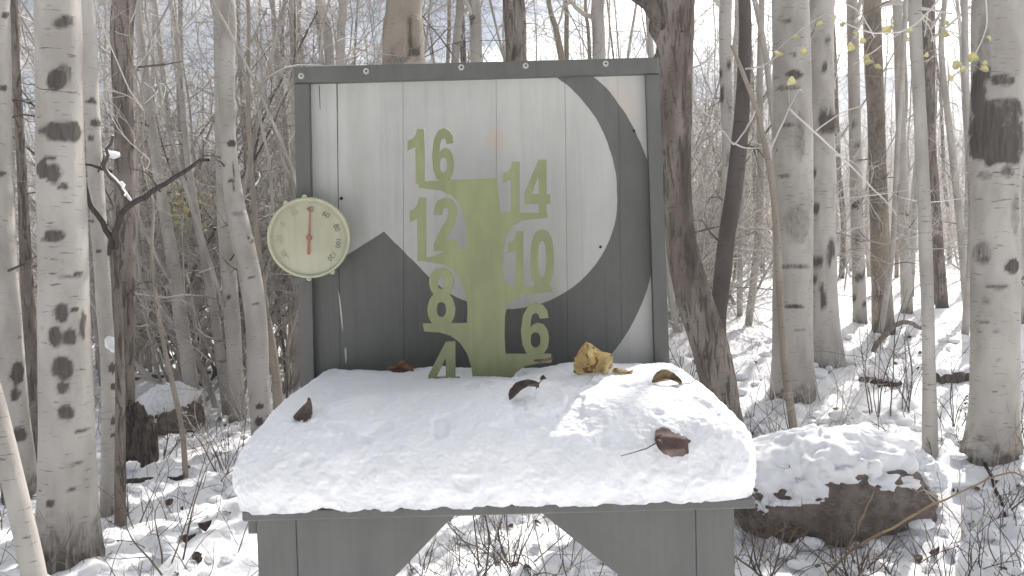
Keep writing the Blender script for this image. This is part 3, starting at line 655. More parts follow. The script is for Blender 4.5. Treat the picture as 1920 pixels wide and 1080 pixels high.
# ------------------------------------------------------------------ trunks
def catmull(pts, n):
    pts = np.array(pts, float); m = len(pts)
    p = np.concatenate([2 * pts[:1] - pts[1:2], pts, 2 * pts[-1:] - pts[-2:-1]])
    seg = np.linalg.norm(np.diff(pts[:, :3], axis=0), axis=1); cum = np.concatenate([[0], np.cumsum(seg)])
    s = np.interp(n if not np.isscalar(n) else np.linspace(0, cum[-1], n), cum, np.arange(m))
    i = np.minimum(s.astype(int), m - 2); t = (s - i)[:, None]
    a, b, c, d = p[i], p[i + 1], p[i + 2], p[i + 3]
    return 0.5 * (2 * b + (c - a) * t + (2 * a - 5 * b + 4 * c - d) * t ** 2 + (3 * b - a - 3 * c + d) * t ** 3)
def trunk_mesh(path, seed, material, knots=(), k=20, dens=3.0, base_rough=0.25, ringd=0.03):
    """path: (x,y,z,r) top->bottom order reversed to bottom->top"""
    rng = np.random.default_rng(seed)
    seg = np.linalg.norm(np.diff(path[:, :3], axis=0), axis=1).sum()
    n = max(8, int(seg / ringd)); pts = catmull(path, n)
    c, r = pts[:, :3], np.maximum(pts[:, 3], 0.002)
    V, F = tubes(c[None], r[None], k)
    cen = np.repeat(c, k, 0); rad = np.repeat(r, k); nrm = (V - cen) / rad[:, None]
    L = np.repeat(np.arange(n) * seg / (n - 1), k)
    th_ = np.arctan2(nrm[:, 1], nrm[:, 0])
    dark = np.zeros(len(V))
    nse = fbm(th_ * 3 + seed, L * 26, seed, 3) - 0.5
    for _ in range(int(dens * seg)):
        t0, l0 = rng.uniform(-math.pi, math.pi), rng.uniform(0.15, seg)
        i0 = min(int(l0 / seg * (n - 1)), n - 1); rr = r[i0]
        hw = rr * rng.choice([0.18, 0.3, 0.55]); hh = hw * rng.uniform(0.25, 0.9)
        da = (np.abs((th_ - t0 + math.pi) % (2 * math.pi) - math.pi)) * rad
        q = (da / hw) ** 2 + ((L - l0 + 0.25 * da) / hh) ** 2 + nse * 1.3
        dark = np.maximum(dark, (1 - sstep(0.4, 1.3, q)) * rng.uniform(.5, 1))
    if len(knots):
        px, py = proj(V); facing = ((CAM - V) * nrm).sum(1) > 0
        for (kx, ky, hw, hh, s) in knots:
            q = ((px - kx) / hw) ** 2 + ((py - ky) / hh) ** 2 + nse * 0.9
            dark = np.maximum(dark, np.where(facing, (1 - sstep(0.55, 1.35, q)) * s, 0))
    bulge = 1 + 0.035 * (fbm(th_ * 1.5 + seed, L * 5, seed + 3, 3) - 0.5) * 2 + 0.03 * dark
    rough = (1 - sstep(base_rough * 0.4, base_rough, L + 0.25 * nse)) if base_rough > 0 else 0 * L
    bulge = bulge + rough * 0.10 * (fbm(th_ * 4, L * 6, seed + 7, 3) - 0.5)
    if material is BARKB: bulge = bulge + .13 * (fbm(th_ * 5 + seed, L * 9, seed + 9, 4, .6) - .5)
    V = cen + (V - cen) * bulge[:, None]
    at = np.stack([dark, rough, 0 * dark, 1 + 0 * dark], 1)
    return V, F, at, pts
def crown_mesh(name, pts, seed, t0=0.5, n1=16, n2=6, l1=(0.6, 1.4), material=None, n3=3):
    rng = np.random.default_rng(seed + 99)
    a = Acc(); Pt = pts[None, :, :3]; Rd = pts[None, :, 3]
    st, d, rr = spawn(rng, Pt, Rd, n1, t0, 0.98, 55); r1 = np.clip(rr * 0.42, 0.004, 0.03); L1 = rng.uniform(*l1, n1)
    p1 = walk(rng, st, d, L1, 9, 0.16, 0.05); R1 = taper(r1, 9, 0.25); a.tube(p1, R1, 5)
    st, d, rr = spawn(rng, p1, R1, n2, 0.2, 1, 45); L2 = rng.uniform(0.2, 0.6, len(st))
    p2 = walk(rng, st, d, L2, 6, 0.2, 0.03); R2 = taper(np.clip(rr * .6, .002, .01), 6, .4); a.tube(p2, R2, 3)
    if n3:
        st, d, rr = spawn(rng, p2, R2, n3, 0.2, 1, 45); L3 = rng.uniform(0.08, 0.28, len(st))
        p3 = walk(rng, st, d, L3, 4, 0.25, 0.02); a.tube(p3, taper(np.clip(rr * .7, .0014, .004), 4, .5), 3)
    return a.mesh(name, material or TWIG)
def hero(name, label, pix, material=BARK, Y=None, knots=(), top=6.0, seed=1, dens=3.0, base_rough=0.3, k=None, crown=True, topr=0.45, dy=0.0, flare=1.12, stubs=4, cat='tree', n1=8, base_px=None):
    """pix: [(px,py,width)] from the top of the frame down to the base"""
    bx, by, bw = pix[-1]
    if Y is None:
        h = hit(bx, by); Y = h[1]
    row = []
    for (x, y, w_) in pix: q = P(x, y, Y); row.append((*q, w_ / 2 * Y / FPX))
    row = row[::-1]
    b = np.array(row[0])
    gz_ = float(G(b[0], b[1]))
    if b[2] > gz_ + 0.03 or Y is not None:
        s = np.array(row[1]); dirn = (b - s)
        if b[2] > gz_ + 0.02:
            f = (gz_ - b[2]) / dirn[2]; b2 = b + dirn * f; b2[3] = max(b[3], row[0][3]); row = [b2] + row
    b = np.array(row[0]); root = np.array([b[0], b[1], float(G(b[0], b[1]))])
    under = b.copy(); under[2] = root[2] - 0.12; under[3] = b[3] * flare; row[0] = tuple(np.array([b[0], b[1], max(b[2], root[2] + .0), b[3] * (1 + (flare - 1) * .6)])); row = [tuple(under)] + row
    t1, t0 = np.array(row[-1]), np.array(row[-2]); dr = (t1 - t0)[:3]; dr /= np.linalg.norm(dr)
    dr = dr * 0.6 + np.array([0, 0, 0.4]); dr /= np.linalg.norm(dr)
    rng = np.random.default_rng(seed)
    if top > t1[2]:
        ext = 5; st = (top - t1[2]) / ext
        for i in range(1, ext + 1):
            q = np.array(row[-1]); q2 = q.copy(); q2[:3] += dr / max(dr[2], .5) * st + rng.normal(size=3) * [.05, .05, 0]; q2[3] = t1[3] * (1 - (1 - topr * .6) * i / ext); row.append(tuple(q2))
    path = np.array(row)
    if dy: path[:, 1] += dy * (path[:, 2] - root[2])
    near = Y < 6.5
    V, F, at, pts = trunk_mesh(path, seed, material, knots, k or (28 if near else 14), dens, base_rough, 0.016 if near and len(knots) > 4 else 0.035 if near else 0.07)
    o = empty(name, root, label, cat)
    me = npmesh('trunk', V - root, F, None, material, True, at); link('trunk', me, o)
    pl_ = pts.copy(); pl_[:, :3] -= root
    if crown: link('crown', crown_mesh('crown', pl_, seed, 0.55, n1), o)
    if stubs:
        st, d, rr = spawn(rng, pl_[None, :, :3], pl_[None, :, 3], stubs, 0.12, 0.5, 75)
        for q in range(stubs):
            a = Acc(); p1 = walk(rng, st[q:q + 1], d[q:q + 1], rng.uniform(.08, .45, 1), 7, .13, .02); R1 = taper(np.clip(rr[q:q + 1] * .16, .003, .009), 7, .3); a.tube(p1, R1, 5)
            s2, d2, r2 = spawn(rng, p1, R1, 3, .3, 1, 45); p2 = walk(rng, s2, d2, rng.uniform(.05, .2, len(s2)), 5, .15, .02); a.tube(p2, taper(r2 * .6, 5, .4), 3)
            link('dead_branch', a.mesh('dead_branch', TWIGD), o)
    return o
def px_branch(parent, name, pts, Y, w0, w1, material, k=7, seed=0):
    """traced limb: pixels -> world, child of parent"""
    q = np.array([P(x, y, Y) for x, y in pts]); n = max(10, len(pts) * 5)
    rr = np.linspace(w0, w1, len(pts)) / 2 * Y / FPX
    q[:, 1] += np.linspace(0, 0.12, len(pts)) * (1 if seed % 2 else -1)
    c = catmull(np.column_stack([q, rr]), n)
    c[:, :3] += (np.stack([vn(np.arange(n) * .5, seed + 0. * np.arange(n), seed + i) for i in range(3)], 1) - .5) * rr.max() * 1.2
    V, F = tubes(c[None, :, :3], c[None, :, 3], k)
    root = np.array(parent.location)
    link(name, npmesh(name, V - root, F, None, material, True, np.tile([0, 0.6, 0, 1], (len(V), 1))), parent); return c

L2K = [(118, 42, 24, 13, .7), (106, 150, 21, 22, .95), (120, 140, 16, 24, .5), (113, 246, 40, 19, .8), (140, 245, 12, 20, .9), (80, 318, 11, 17, 1), (101, 326, 17, 20, .75), (118, 351, 13, 8, .6),
       (102, 441, 19, 12, .85), (85, 450, 10, 5, .5), (116, 586, 14, 19, .8), (104, 634, 15, 20, .8), (132, 632, 13, 16, .75), (117, 690, 22, 23, .8), (117, 727, 14, 14, .7), (123, 774, 16, 15, .85), (145, 807, 26, 3, .7),
       (140, 868, 25, 3, .5), (95, 943, 9, 8, .8), (136, 918, 9, 5, .7), (118, 503, 20, 2, .5), (130, 517, 26, 4, .5), (148, 512, 8, 6, .7), (156, 610, 6, 30, .8)]
hero('aspen_tree', 'thick pale aspen at left with dark oval branch scars', [(108, 20, 76), (111, 160, 78), (114, 300, 80), (118, 450, 84), (121, 600, 88), (125, 760, 94), (127, 880, 98), (128, 970, 106), (129, 1045, 116)], BARK, knots=L2K, seed=2, dens=1.2, base_rough=0.42, stubs=3, k=44)
hero('aspen_tree', 'pale aspen cut off by the left edge of the picture', [(-9, 20, 48), (-7, 160, 50), (-6, 300, 50), (0, 450, 54), (9, 600, 56), (24, 780, 56), (40, 930, 60)], BARK,
     knots=[(32, 700, 13, 22, .9), (28, 740, 10, 14, .8), (36, 815, 14, 14, .8), (10, 28, 6, 6, .9), (6, 165, 6, 5, .9), (2, 325, 10, 6, .7)], seed=3, base_rough=.3)
hero('leaning_sapling', 'smooth pale sapling leaning left in the bottom left corner', [(-120, 380, 30), (-60, 600, 33), (-18, 730, 36), (10, 840, 38), (36, 950, 40), (58, 1050, 42), (80, 1180, 46)], BARK, seed=4, dens=.6, base_rough=0, top=4.2, stubs=0, n1=8)
L4 = hero('aspen_tree', 'slim pale aspen close behind the right side of the thick scarred aspen', [(163, 20, 25), (171, 180, 26), (179, 320, 27), (187, 450, 27), (195, 570, 27), (203, 700, 26), (203, 850, 26), (203, 952, 28)], BARK,
     knots=[(172, 190, 12, 6, .8), (180, 230, 10, 9, .7), (210, 690, 7, 10, 1), (212, 725, 5, 6, 1), (212, 790, 4, 9, 1), (211, 815, 4, 4, 1), (170, 260, 8, 6, .6), (185, 470, 6, 4, .8)], seed=5, base_rough=.15)
hero('brown_tree', 'reddish brown trunk between the two slim left aspens', [(231, 20, 40), (229, 130, 37), (232, 240, 34), (234, 400, 36), (233, 560, 38), (231, 720, 40), (229, 872, 46)], BARKB, seed=6, base_rough=.2, dens=1)
hero('aspen_tree', 'curving slim aspen left of the second aspen from the board', [(258, 20, 14), (271, 130, 15), (284, 230, 17), (297, 330, 18), (312, 420, 20), (326, 500, 23), (338, 590, 25), (352, 680, 26), (368, 782, 29)], BARK, seed=7, dens=4, base_rough=.12)
hero('aspen_tree', 'grey aspen bending towards the thermometer, nearest left of the board', [(427, 20, 28), (424, 110, 31), (426, 220, 29), (431, 300, 29), (440, 380, 36), (457, 460, 40), (473, 540, 41), (481, 610, 40), (484, 700, 41), (490, 770, 42), (497, 835, 46)], BARK,
     knots=[(434, 269, 9, 6, 1), (438, 330, 2, 38, .7), (434, 338, 7, 3, .8), (488, 762, 7, 6, 1), (487, 790, 8, 9, 1), (446, 400, 14, 6, .4), (466, 445, 4, 3, .8), (470, 520, 9, 2, .7), (478, 570, 8, 2, .7)], seed=8, base_rough=.08, dens=1.5)
hero('aspen_tree', 'straight aspen standing just behind the bending grey aspen', [(410, 20, 20), (414, 200, 22), (420, 400, 25), (428, 500, 28), (435, 590, 29), (440, 680, 29), (446, 790, 32)], BARK, seed=9, dens=4, base_rough=.2)
hero('aspen_tree', 'thin aspen leaning left between two straight pale trunks', [(330, 60, 9), (350, 280, 12), (374, 440, 14), (390, 520, 16), (404, 600, 17), (415, 680, 18), (428, 775, 21)], BARK, seed=10, dens=4, base_rough=.15)
hero('sapling', 'thin bent sapling in front of the snow capped left boulder', [(285, 480, 6), (296, 580, 8), (310, 660, 9), (328, 740, 10), (342, 810, 10), (348, 895, 11)], BARKP, seed=11, dens=1, base_rough=0, top=3.0, k=8, n1=6)
hero('aspen_tree', 'short grey trunk leaning beside the left edge of the snow slab', [(478, 400, 10), (495, 560, 14), (508, 640, 16), (518, 710, 17), (526, 800, 20)], BARKP, seed=12, dens=3, base_rough=.1)
hero('brown_tree', 'dark brown trunk in the gap left of the thick scarred aspen', [(40, 300, 16), (48, 480, 20), (55, 600, 24), (64, 700, 30), (70, 885, 34)], BARKB, seed=13, dens=1, base_rough=.3)
# row seen over the top of the board
hero('aspen_tree', 'thin pale trunk rising over the top left corner of the board', [(548, 20, 13), (551, 120, 13), (556, 700, 15)], BARK, Y=8.0, seed=14)
hero('aspen_tree', 'left one of two close pale trunks above the left end of the board', [(604, 20, 17), (618, 120, 18), (640, 700, 22)], BARK, Y=7.5, seed=15)
hero('aspen_tree', 'right one of two close pale trunks above the left end of the board', [(643, 20, 16), (638, 120, 17), (628, 700, 20)], BARK, Y=7.0, seed=16)
hero('aspen_tree', 'wide weathered trunk with split bark rising behind the board', [(757, 20, 66), (757, 120, 78), (760, 700, 86)], BARKP, Y=6.0, knots=[(770, 60, 6, 30, .8), (778, 95, 12, 18, .8), (745, 110, 20, 12, .5)], seed=17, dens=5)
hero('aspen_tree', 'slim trunk tilted right above the middle of the board', [(862, 20, 14), (853, 120, 15), (815, 700, 20)], BARK, Y=8.5, seed=18)
hero('aspen_tree', 'straight pale trunk with one black scar above the board middle', [(890, 20, 22), (893, 120, 22), (898, 700, 26)], BARK, Y=7.5, knots=[(884, 35, 7, 6, 1)], seed=19)
hero('brown_tree', 'dark rough trunk above the board right of its middle', [(964, 20, 42), (968, 120, 40), (980, 700, 48)], BARKB, Y=6.5, seed=20, dens=5)
hero('aspen_tree', 'thin trunk leaning left above the right half of the board', [(1032, 20, 9), (1056, 120, 12), (1150, 700, 18)], BARKP, Y=8.5, seed=21)
hero('aspen_tree', 'very thin upright trunk next to the thin left leaning one', [(1062, 20, 8), (1063, 120, 8), (1068, 700, 12)], BARKP, Y=9.0, seed=22)
hero('aspen_tree', 'thin dark pole just left of the pale trunk near the board corner', [(1098, 20, 6), (1106, 120, 7), (1120, 700, 11)], BARKP, Y=8.5, seed=23)
hero('aspen_tree', 'smooth pale trunk above the right end of the board', [(1120, 20, 24), (1124, 120, 24), (1132, 700, 28)], BARK, Y=7.5, seed=24)
# right of the board
R1 = hero('brown_tree', 'big leaning brown trunk directly right of the board', [(1262, 20, 78), (1266, 100, 64), (1267, 240, 57), (1270, 380, 53), (1280, 470, 58), (1302, 560, 66), (1328, 640, 68), (1343, 700, 66), (1356, 770, 64), (1366, 850, 70)], BARKB,
          knots=[(1290, 200, 12, 60, .5), (1288, 330, 14, 90, .5), (1295, 470, 14, 60, .5), (1320, 540, 16, 50, .4), (1243, 52, 6, 5, .9)], seed=25, dens=1.5, base_rough=.1, stubs=0, k=56)
px_branch(R1, 'limb', [(1254, 120), (1240, 80), (1222, 40), (1195, -20), (1150, -120)], np.array(R1.location)[1] + .05, 40, 26, BARKB, 12)
hero('dark_tree', 'blackish smooth trunk curving up from behind the leaning brown one', [(1397, 20, 22), (1395, 130, 24), (1389, 240, 29), (1376, 360, 31), (1362, 450, 31), (1352, 540, 31), (1346, 610, 30), (1352, 700, 32), (1362, 790, 34)], BARKD, seed=26, dens=.5, base_rough=0, stubs=3)
hero('aspen_tree', 'pale aspen seen through the fork of the brown and blackish trunks', [(1360, 20, 23), (1362, 180, 22), (1366, 300, 23), (1360, 420, 22), (1345, 560, 24), (1340, 660, 26)], BARK, Y=7.0, seed=27, knots=[(1352, 145, 6, 6, 1), (1354, 175, 4, 12, .8), (1370, 300, 10, 20, .5)])
R4 = hero('sapling', 'slender bare sapling bowing left in front of the pair of thick aspens', [(1372, 85, 6), (1396, 145, 8), (1418, 205, 9), (1437, 285, 11), (1451, 370, 12), (1458, 470, 13), (1464, 580, 13), (1472, 690, 14), (1489, 815, 15)], BARKP, seed=28, dens=1, base_rough=0, top=1.0, crown=False, stubs=0)
y4 = np.array(R4.location)[1]
for i, bpts in enumerate(([(1418, 205), (1395, 245), (1375, 270), (1365, 268), (1330, 230), (1310, 215)], [(1375, 268), (1405, 276), (1440, 272)], [(1398, 130), (1430, 125), (1448, 110)], [(1440, 290), (1500, 172), (1520, 165)])):
    px_branch(R4, 'branch', bpts, y4, 4, 1.6, TWIG, 5, i)
R5K = [(1490, 140, 16, 10, .8), (1478, 165, 26, 6, .5), (1500, 255, 10, 50, .4), (1480, 235, 14, 4, .6), (1495, 420, 26, 36, .35), (1490, 500, 30, 5, .5), (1488, 575, 22, 4, .7), (1476, 40, 12, 6, .5), (1470, 330, 12, 4, .5), (1500, 620, 16, 3, .4)]
hero('aspen_tree', 'left one of the pair of thick pale aspens right of the board', [(1482, 20, 66), (1485, 160, 68), (1487, 300, 70), (1487, 450, 71), (1486, 600, 73), (1486, 690, 76), (1487, 742, 80)], BARK, knots=R5K, seed=29, dens=2, base_rough=.25, k=32)
R6K = [(1551, 230, 19, 24, .95), (1545, 205, 10, 14, .5), (1526, 300, 9, 4, .9), (1527, 325, 6, 7, .8), (1528, 355, 9, 3, .9), (1527, 397, 10, 9, 1), (1556, 475, 5, 26, .8), (1562, 465, 4, 14, .9), (1539, 538, 4, 7, .9), (1543, 562, 6, 12, .95), (1526, 523, 7, 3, .8), (1520, 545, 3, 8, .8), (1551, 80, 8, 6, .6)]
hero('aspen_tree', 'right one of the pair of thick pale aspens, with black scar patches', [(1540, 20, 46), (1539, 160, 47), (1539, 300, 50), (1540, 450, 52), (1542, 560, 55), (1545, 620, 58), (1548, 680, 68)], BARK, knots=R6K, seed=30, dens=2, base_rough=.2, k=32)
hero('aspen_tree', 'pale aspen with grey scars right of the thick pair', [(1598, 20, 20), (1602, 200, 21), (1606, 380, 22), (1609, 480, 23), (1612, 585, 25)], BARK, Y=8.5, seed=31, dens=5, knots=[(1605, 385, 8, 8, .9), (1610, 520, 10, 12, .9), (1606, 450, 9, 8, .6)])
hero('brown_tree', 'red brown trunk with pale lower part on the right slope', [(1636, 20, 30), (1642, 200, 30), (1646, 330, 31), (1650, 450, 34), (1653, 540, 36), (1656, 612, 40)], BARKP, Y=7.8, seed=32, dens=4, knots=[(1645, 560, 8, 10, .8), (1648, 520, 9, 5, .8), (1647, 300, 24, 150, .42), (1641, 100, 24, 90, .42)])
R9 = hero('aspen_pole', 'clean slender grey pole tree in front on the right slope', [(1716, 20, 22), (1722, 160, 22), (1729, 300, 22), (1735, 430, 22), (1739, 560, 22), (1742, 700, 23), (1744, 848, 27)], BARK, seed=33, dens=.8, base_rough=.1, stubs=2)
R10K = [(1835, 180, 14, 60, .9), (1895, 210, 24, 30, .7), (1860, 200, 40, 18, .6), (1866, 270, 52, 40, 1), (1850, 240, 32, 50, .9), (1900, 260, 22, 55, .7), (1880, 150, 24, 12, .7), (1850, 138, 10, 14, .8), (1845, 90, 12, 60, .35), (1842, 475, 18, 26, .5), (1898, 500, 14, 14, .9), (1870, 538, 22, 6, .6), (1850, 565, 10, 8, .4), (1845, 605, 12, 4, .6), (1865, 620, 16, 3, .4), (1872, 678, 12, 3, .5), (1904, 400, 8, 40, .4), (1846, 330, 16, 8, .5), (1890, 320, 12, 14, .6)]
hero('aspen_tree', 'very thick pale aspen at right with wide black band', [(1870, 20, 84), (1870, 150, 88), (1868, 260, 92), (1866, 360, 82), (1866, 480, 82), (1866, 620, 82), (1864, 740, 84), (1862, 800, 90), (1860, 856, 102)], BARK, knots=R10K, seed=34, dens=1.5, base_rough=.25, k=44)
hero('aspen_tree', 'thin aspen at the right edge just behind the very thick one', [(1913, 20, 20), (1912, 200, 20), (1914, 400, 22), (1917, 540, 23)], BARK, Y=8.0, seed=35)
hero('aspen_tree', 'thin pale trunk between the red brown trunk and slender pole', [(1683, 20, 16), (1688, 200, 17), (1694, 400, 18), (1701, 590, 20)], BARK, Y=9.0, seed=36)
hero('brown_tree', 'brown trunk half hidden behind the slender pole tree', [(1735, 20, 18), (1740, 200, 19), (1752, 380, 20), (1765, 560, 22)], BARKB, Y=9.5, seed=37)
hero('aspen_tree', 'thin slanting aspen left of the very thick right one', [(1765, 100, 10), (1785, 280, 12), (1800, 420, 13), (1814, 590, 14)], BARK, Y=8.5, seed=38)

# forked broken sapling with snow on the left
FK = hero('forked_sapling', 'broken forked sapling with snow in its crook, left of the board', [(214, 470, 15), (220, 560, 16), (225, 700, 17), (226, 985, 20)], BARKB, Y=3.9, seed=40, top=1.2, crown=False, stubs=0, base_rough=0)
for i, (bp, w0, w1) in enumerate((([(212, 478), (206, 432), (186, 388), (173, 342), (157, 300)], 12, 6), ([(216, 470), (225, 424), (246, 388), (300, 360), (350, 330), (374, 316), (408, 302)], 13, 6),
                    ([(246, 388), (228, 346), (208, 322), (216, 298), (234, 262)], 9, 5), ([(374, 316), (390, 290), (398, 268)], 5, 2), ([(228, 346), (244, 362), (256, 372)], 7, 3), ([(208, 322), (190, 316), (176, 310)], 7, 3), ([(300, 360), (290, 330), (262, 318)], 4, 2))):
    c = px_branch(FK, 'branch', bp, 3.9, w0, w1, BARKD if i in (0, 1, 5) else BARKB, 8, 2 * i)
    if i in (2, 4):
        c = c.copy(); n_ = len(c); c[:, 2] += c[:, 3] * .8; c[:, 0] += c[:, 3] * .2; r_c = c[:, 3] * (.55 + .45 * vn(np.arange(n_) * .3, np.zeros(n_), 7 + i))
        V, F = tubes(c[None, :, :3], r_c[None], 8); link('snow_cap', npmesh('snow_cap', V - np.array(FK.location), F, None, SNOWT), FK)

def blob(rad, seed, n=48, m=28, amp=.25, freq=2.0, flat=None):
    u = np.linspace(0, 2 * math.pi, n, endpoint=False); v = np.linspace(0, math.pi, m)
    U, Vv = np.meshgrid(u, v)
    d = np.stack([np.sin(Vv) * np.cos(U), np.sin(Vv) * np.sin(U), np.cos(Vv)], -1).reshape(-1, 3)
    nn = fb3(d * freq + 3 + seed, seed, 4, .55) - .5
    V = d * np.array(rad) * (1 + amp * 2 * nn)[:, None]
    i = np.arange(n); F = []
    for j in range(m - 1): F.append(np.stack([j * n + i, (j + 1) * n + i, (j + 1) * n + (i + 1) % n, j * n + (i + 1) % n], 1))
    return V, np.concatenate(F), d
def snow_tuft(parent, px, py, Y, w_, h_, seed):
    c = P(px, py, Y) - np.array(parent.location); V, F, d = blob((w_ / 2 * Y / FPX, w_ / 2 * Y / FPX, h_ / 2 * Y / FPX), seed, 20, 12, .3)
    link('snow_cap', npmesh('snow_cap', V + c, F, None, SNOWT), parent)
snow_tuft(FK, 211, 290, 3.86, 26, 14, 70)
snow_tuft(L4, 206, 642, np.array(L4.location)[1] - .06, 18, 26, 80); snow_tuft(L4, 216, 655, np.array(L4.location)[1] - .08, 18, 12, 81)

# ------------------------------------------------------------------ background wood
rng = np.random.default_rng(77)
def bg_variant(i):
    r = np.random.default_rng(200 + i); H = r.uniform(7.5, 10); n = 9
    x = np.cumsum(r.normal(size=(n, 2)) * .06, 0) + np.linspace(0, 1, n)[:, None] * r.normal(size=2) * .35; x -= x[0]
    path = np.column_stack([x, np.linspace(-.2, H, n), np.linspace(r.uniform(.036, .07), .010, n)])
    material = [BARK, BARK, BARKP, BARK, BARKB, BARK, BARKP, BARK][i % 8]
    V, F, at, pts = trunk_mesh(path, 300 + i, material, (), 8, 4, .3, .16)
    return npmesh('trunk', V, F, None, material, True, at), crown_mesh('crown', pts, 400 + i, .35, 15, 4, (.4, 1.1), None, 2)
BGV = [bg_variant(i) for i in range(8)]; BI = {}
spots = []
for _ in range(6000):
    if len(spots) >= 160: break
    px = rng.uniform(-60, 1985); Yd = 7.5 + 22 * rng.random() ** 1.3
    if 560 < px < 1240 and rng.random() < .7: continue
    if 225 < px < 560 and rng.random() < .5: continue
    if 60 < px < 150 and rng.random() < .6: continue
    if 1290 < px < 1345 and Yd < 16: continue
    if 20 < px < 75 and Yd < 26: continue
    x = (px - 960) / FPX * Yd
    if all((x - a) ** 2 + (Yd - b) ** 2 > .3 for a, b in spots): spots.append((x, Yd))
for i, (x, y) in enumerate(spots):
    a, b = BGV[int(rng.integers(8))]
    o = empty('background_aspen', (x, y, float(G(x, y))), 'x', 'tree', 'x'); BI[i] = (o, 960 + x / y * FPX, y, a.materials[0] is BARKB)
    link('trunk', a, o); link('crown', b, o)
    o.rotation_euler = (rng.normal() * .035, rng.normal() * .035, rng.uniform(0, 6.28)); s = rng.uniform(.75, 1.15); o.scale = (s, s, s)

GAP = [(-999, 'left picture edge'), (5, 'leftmost aspen'), (120, 'thick scarred aspen'), (190, 'slim aspen beside it'), (234, 'reddish brown trunk'), (322, 'curving slim aspen'), (388, 'thin left leaning aspen'), (428, 'straight aspen'), (472, 'bending grey aspen'), (562, 'board edge'),
       (757, 'wide weathered trunk'), (893, 'black scarred trunk'), (966, 'dark rough trunk'), (1122, 'smooth pale trunk'), (1285, 'leaning brown trunk'), (1358, 'blackish trunk'), (1460, 'bowing sapling'), (1540, 'thick aspen pair'), (1608, 'grey scarred aspen'), (1651, 'red brown trunk'), (1737, 'slender pole'), (1866, 'very thick right aspen'), (2999, 'right picture edge')]
ORD = ['nearest', 'second nearest', 'third nearest']
cntg = {}
for i, (o, px, y, brown) in sorted(BI.items(), key=lambda t: t[1][2]):
    g = max(j for j in range(len(GAP)) if GAP[j][0] <= px); kd = 'brown' if brown else 'pale'
    n = cntg[(g, kd)] = cntg.get((g, kd), 0) + 1
    where = 'between ' + GAP[g][1] + ' and ' + GAP[g + 1][1]
    if g == 8: where = 'between bending grey aspen and left board edge'
    if g == 9: where = 'between left board edge and wide weathered trunk'
    o['label'] = (ORD[n - 1] if n <= 3 else 'far') + ' slim ' + kd + ' tree seen ' + where
    o['group'] = 'slim ' + kd + ' trees ' + where if n > 3 else 'slim bare background trees'
def oak_variant(i, H=3.2, curl=.27):
    r = np.random.default_rng(500 + i); a = Acc(); n = 7
    st = np.column_stack([r.normal(size=(n, 2)) * .16, np.full(n, -.1)]); d = np.column_stack([r.normal(size=(n, 2)) * .4, np.ones(n)])
    p = walk(r, st, d, r.uniform(.7, 1.15, n) * H, 14, curl * .45, .05); Rr = taper(r.uniform(.012, .026, n) * min(H, 3.6) / 3.2, 14, .25); a.tube(p, Rr, 6)
    s, d, rr = spawn(r, p, Rr, 8, .15, 1, 55); p1 = walk(r, s, d, r.uniform(.4, 1.1, len(s)) * H / 3, 10, curl, .04); R1 = taper(np.clip(rr * .5, .004, .016), 10, .3); a.tube(p1, R1, 4)
    s, d, rr = spawn(r, p1, R1, 6, .15, 1, 50); p2 = walk(r, s, d, r.uniform(.2, .55, len(s)) * H / 3, 7, curl * 1.1, .03); R2 = taper(np.clip(rr * .6, .0028, .008), 7, .4); a.tube(p2, R2, 3)
    s, d, rr = spawn(r, p2, R2, 3, .15, 1, 50); p3 = walk(r, s, d, r.uniform(.08, .3, len(s)) * H / 3, 5, curl * 1.2, .02); a.tube(p3, taper(np.clip(rr * .7, .002, .004), 5, .5), 3)
    nf = sum(len(f) for f in a.F)
    for pp, RR, pr in ((p1, R1, .3), (p2, R2, .16)):
        ms = r.random(len(pp)) < pr; q = pp[ms].copy(); h = max(2, q.shape[1] // 2); q = q[:, 1:1 + h + 1]; rq = RR[ms][:, 1:1 + h + 1]
        q[:, :, 2] += rq * .8; a.tube(q, rq * np.r_[[.4], np.full(h - 1, 1.15), [.4]][None, :], 3)
    me = a.mesh('scrub_oak', TWIGD if i > 7 else TWIG if i % 4 and i < 5 else TWIGM); me.materials.append(SNOWT)
    mi = np.zeros(len(me.polygons), np.int32); mi[nf:] = 1; me.polygons.foreach_set('material_index', mi); return me
OAK = [oak_variant(i, 3.4) for i in range(5)] + [oak_variant(5 + i, 5.2, .22) for i in range(3)] + [oak_variant(8, 4.6, .26)]
SCR = []
def scrub(x, y, v, s, rot):
    o = link('scrub_oak', OAK[v]); o.location = (x, y, float(G(x, y))); o.scale = (s, s, s); o.rotation_euler = (0, 0, rot)
    kind = 'tall dark' if v == 8 else 'tall grey' if v >= 5 else 'darker' if v % 4 == 0 else 'pale'
    tag(o, 'x', 'shrub', 'x'); SCR.append((y, 960 + x / y * FPX, kind, o))
cnt = 0
while cnt < 66:
    px = rng.uniform(-80, 2000); y = 7.0 + 17 * rng.random() ** 1.2
    if 600 < px < 1200 and rng.random() < .6: continue
    if 1400 < px and (y < 12): continue
    if px < 600 and y < 9: continue
    if 10 < px < 80 and y < 20: continue
    x = (px - 960) / FPX * y
    v = int(rng.integers(5)) if (px > 620 or px < 230 or rng.random() < .5) else 5 + int(rng.integers(3))
    scrub(x, y, v, rng.uniform(.75, 1.15), rng.uniform(0, 6.28)); cnt += 1

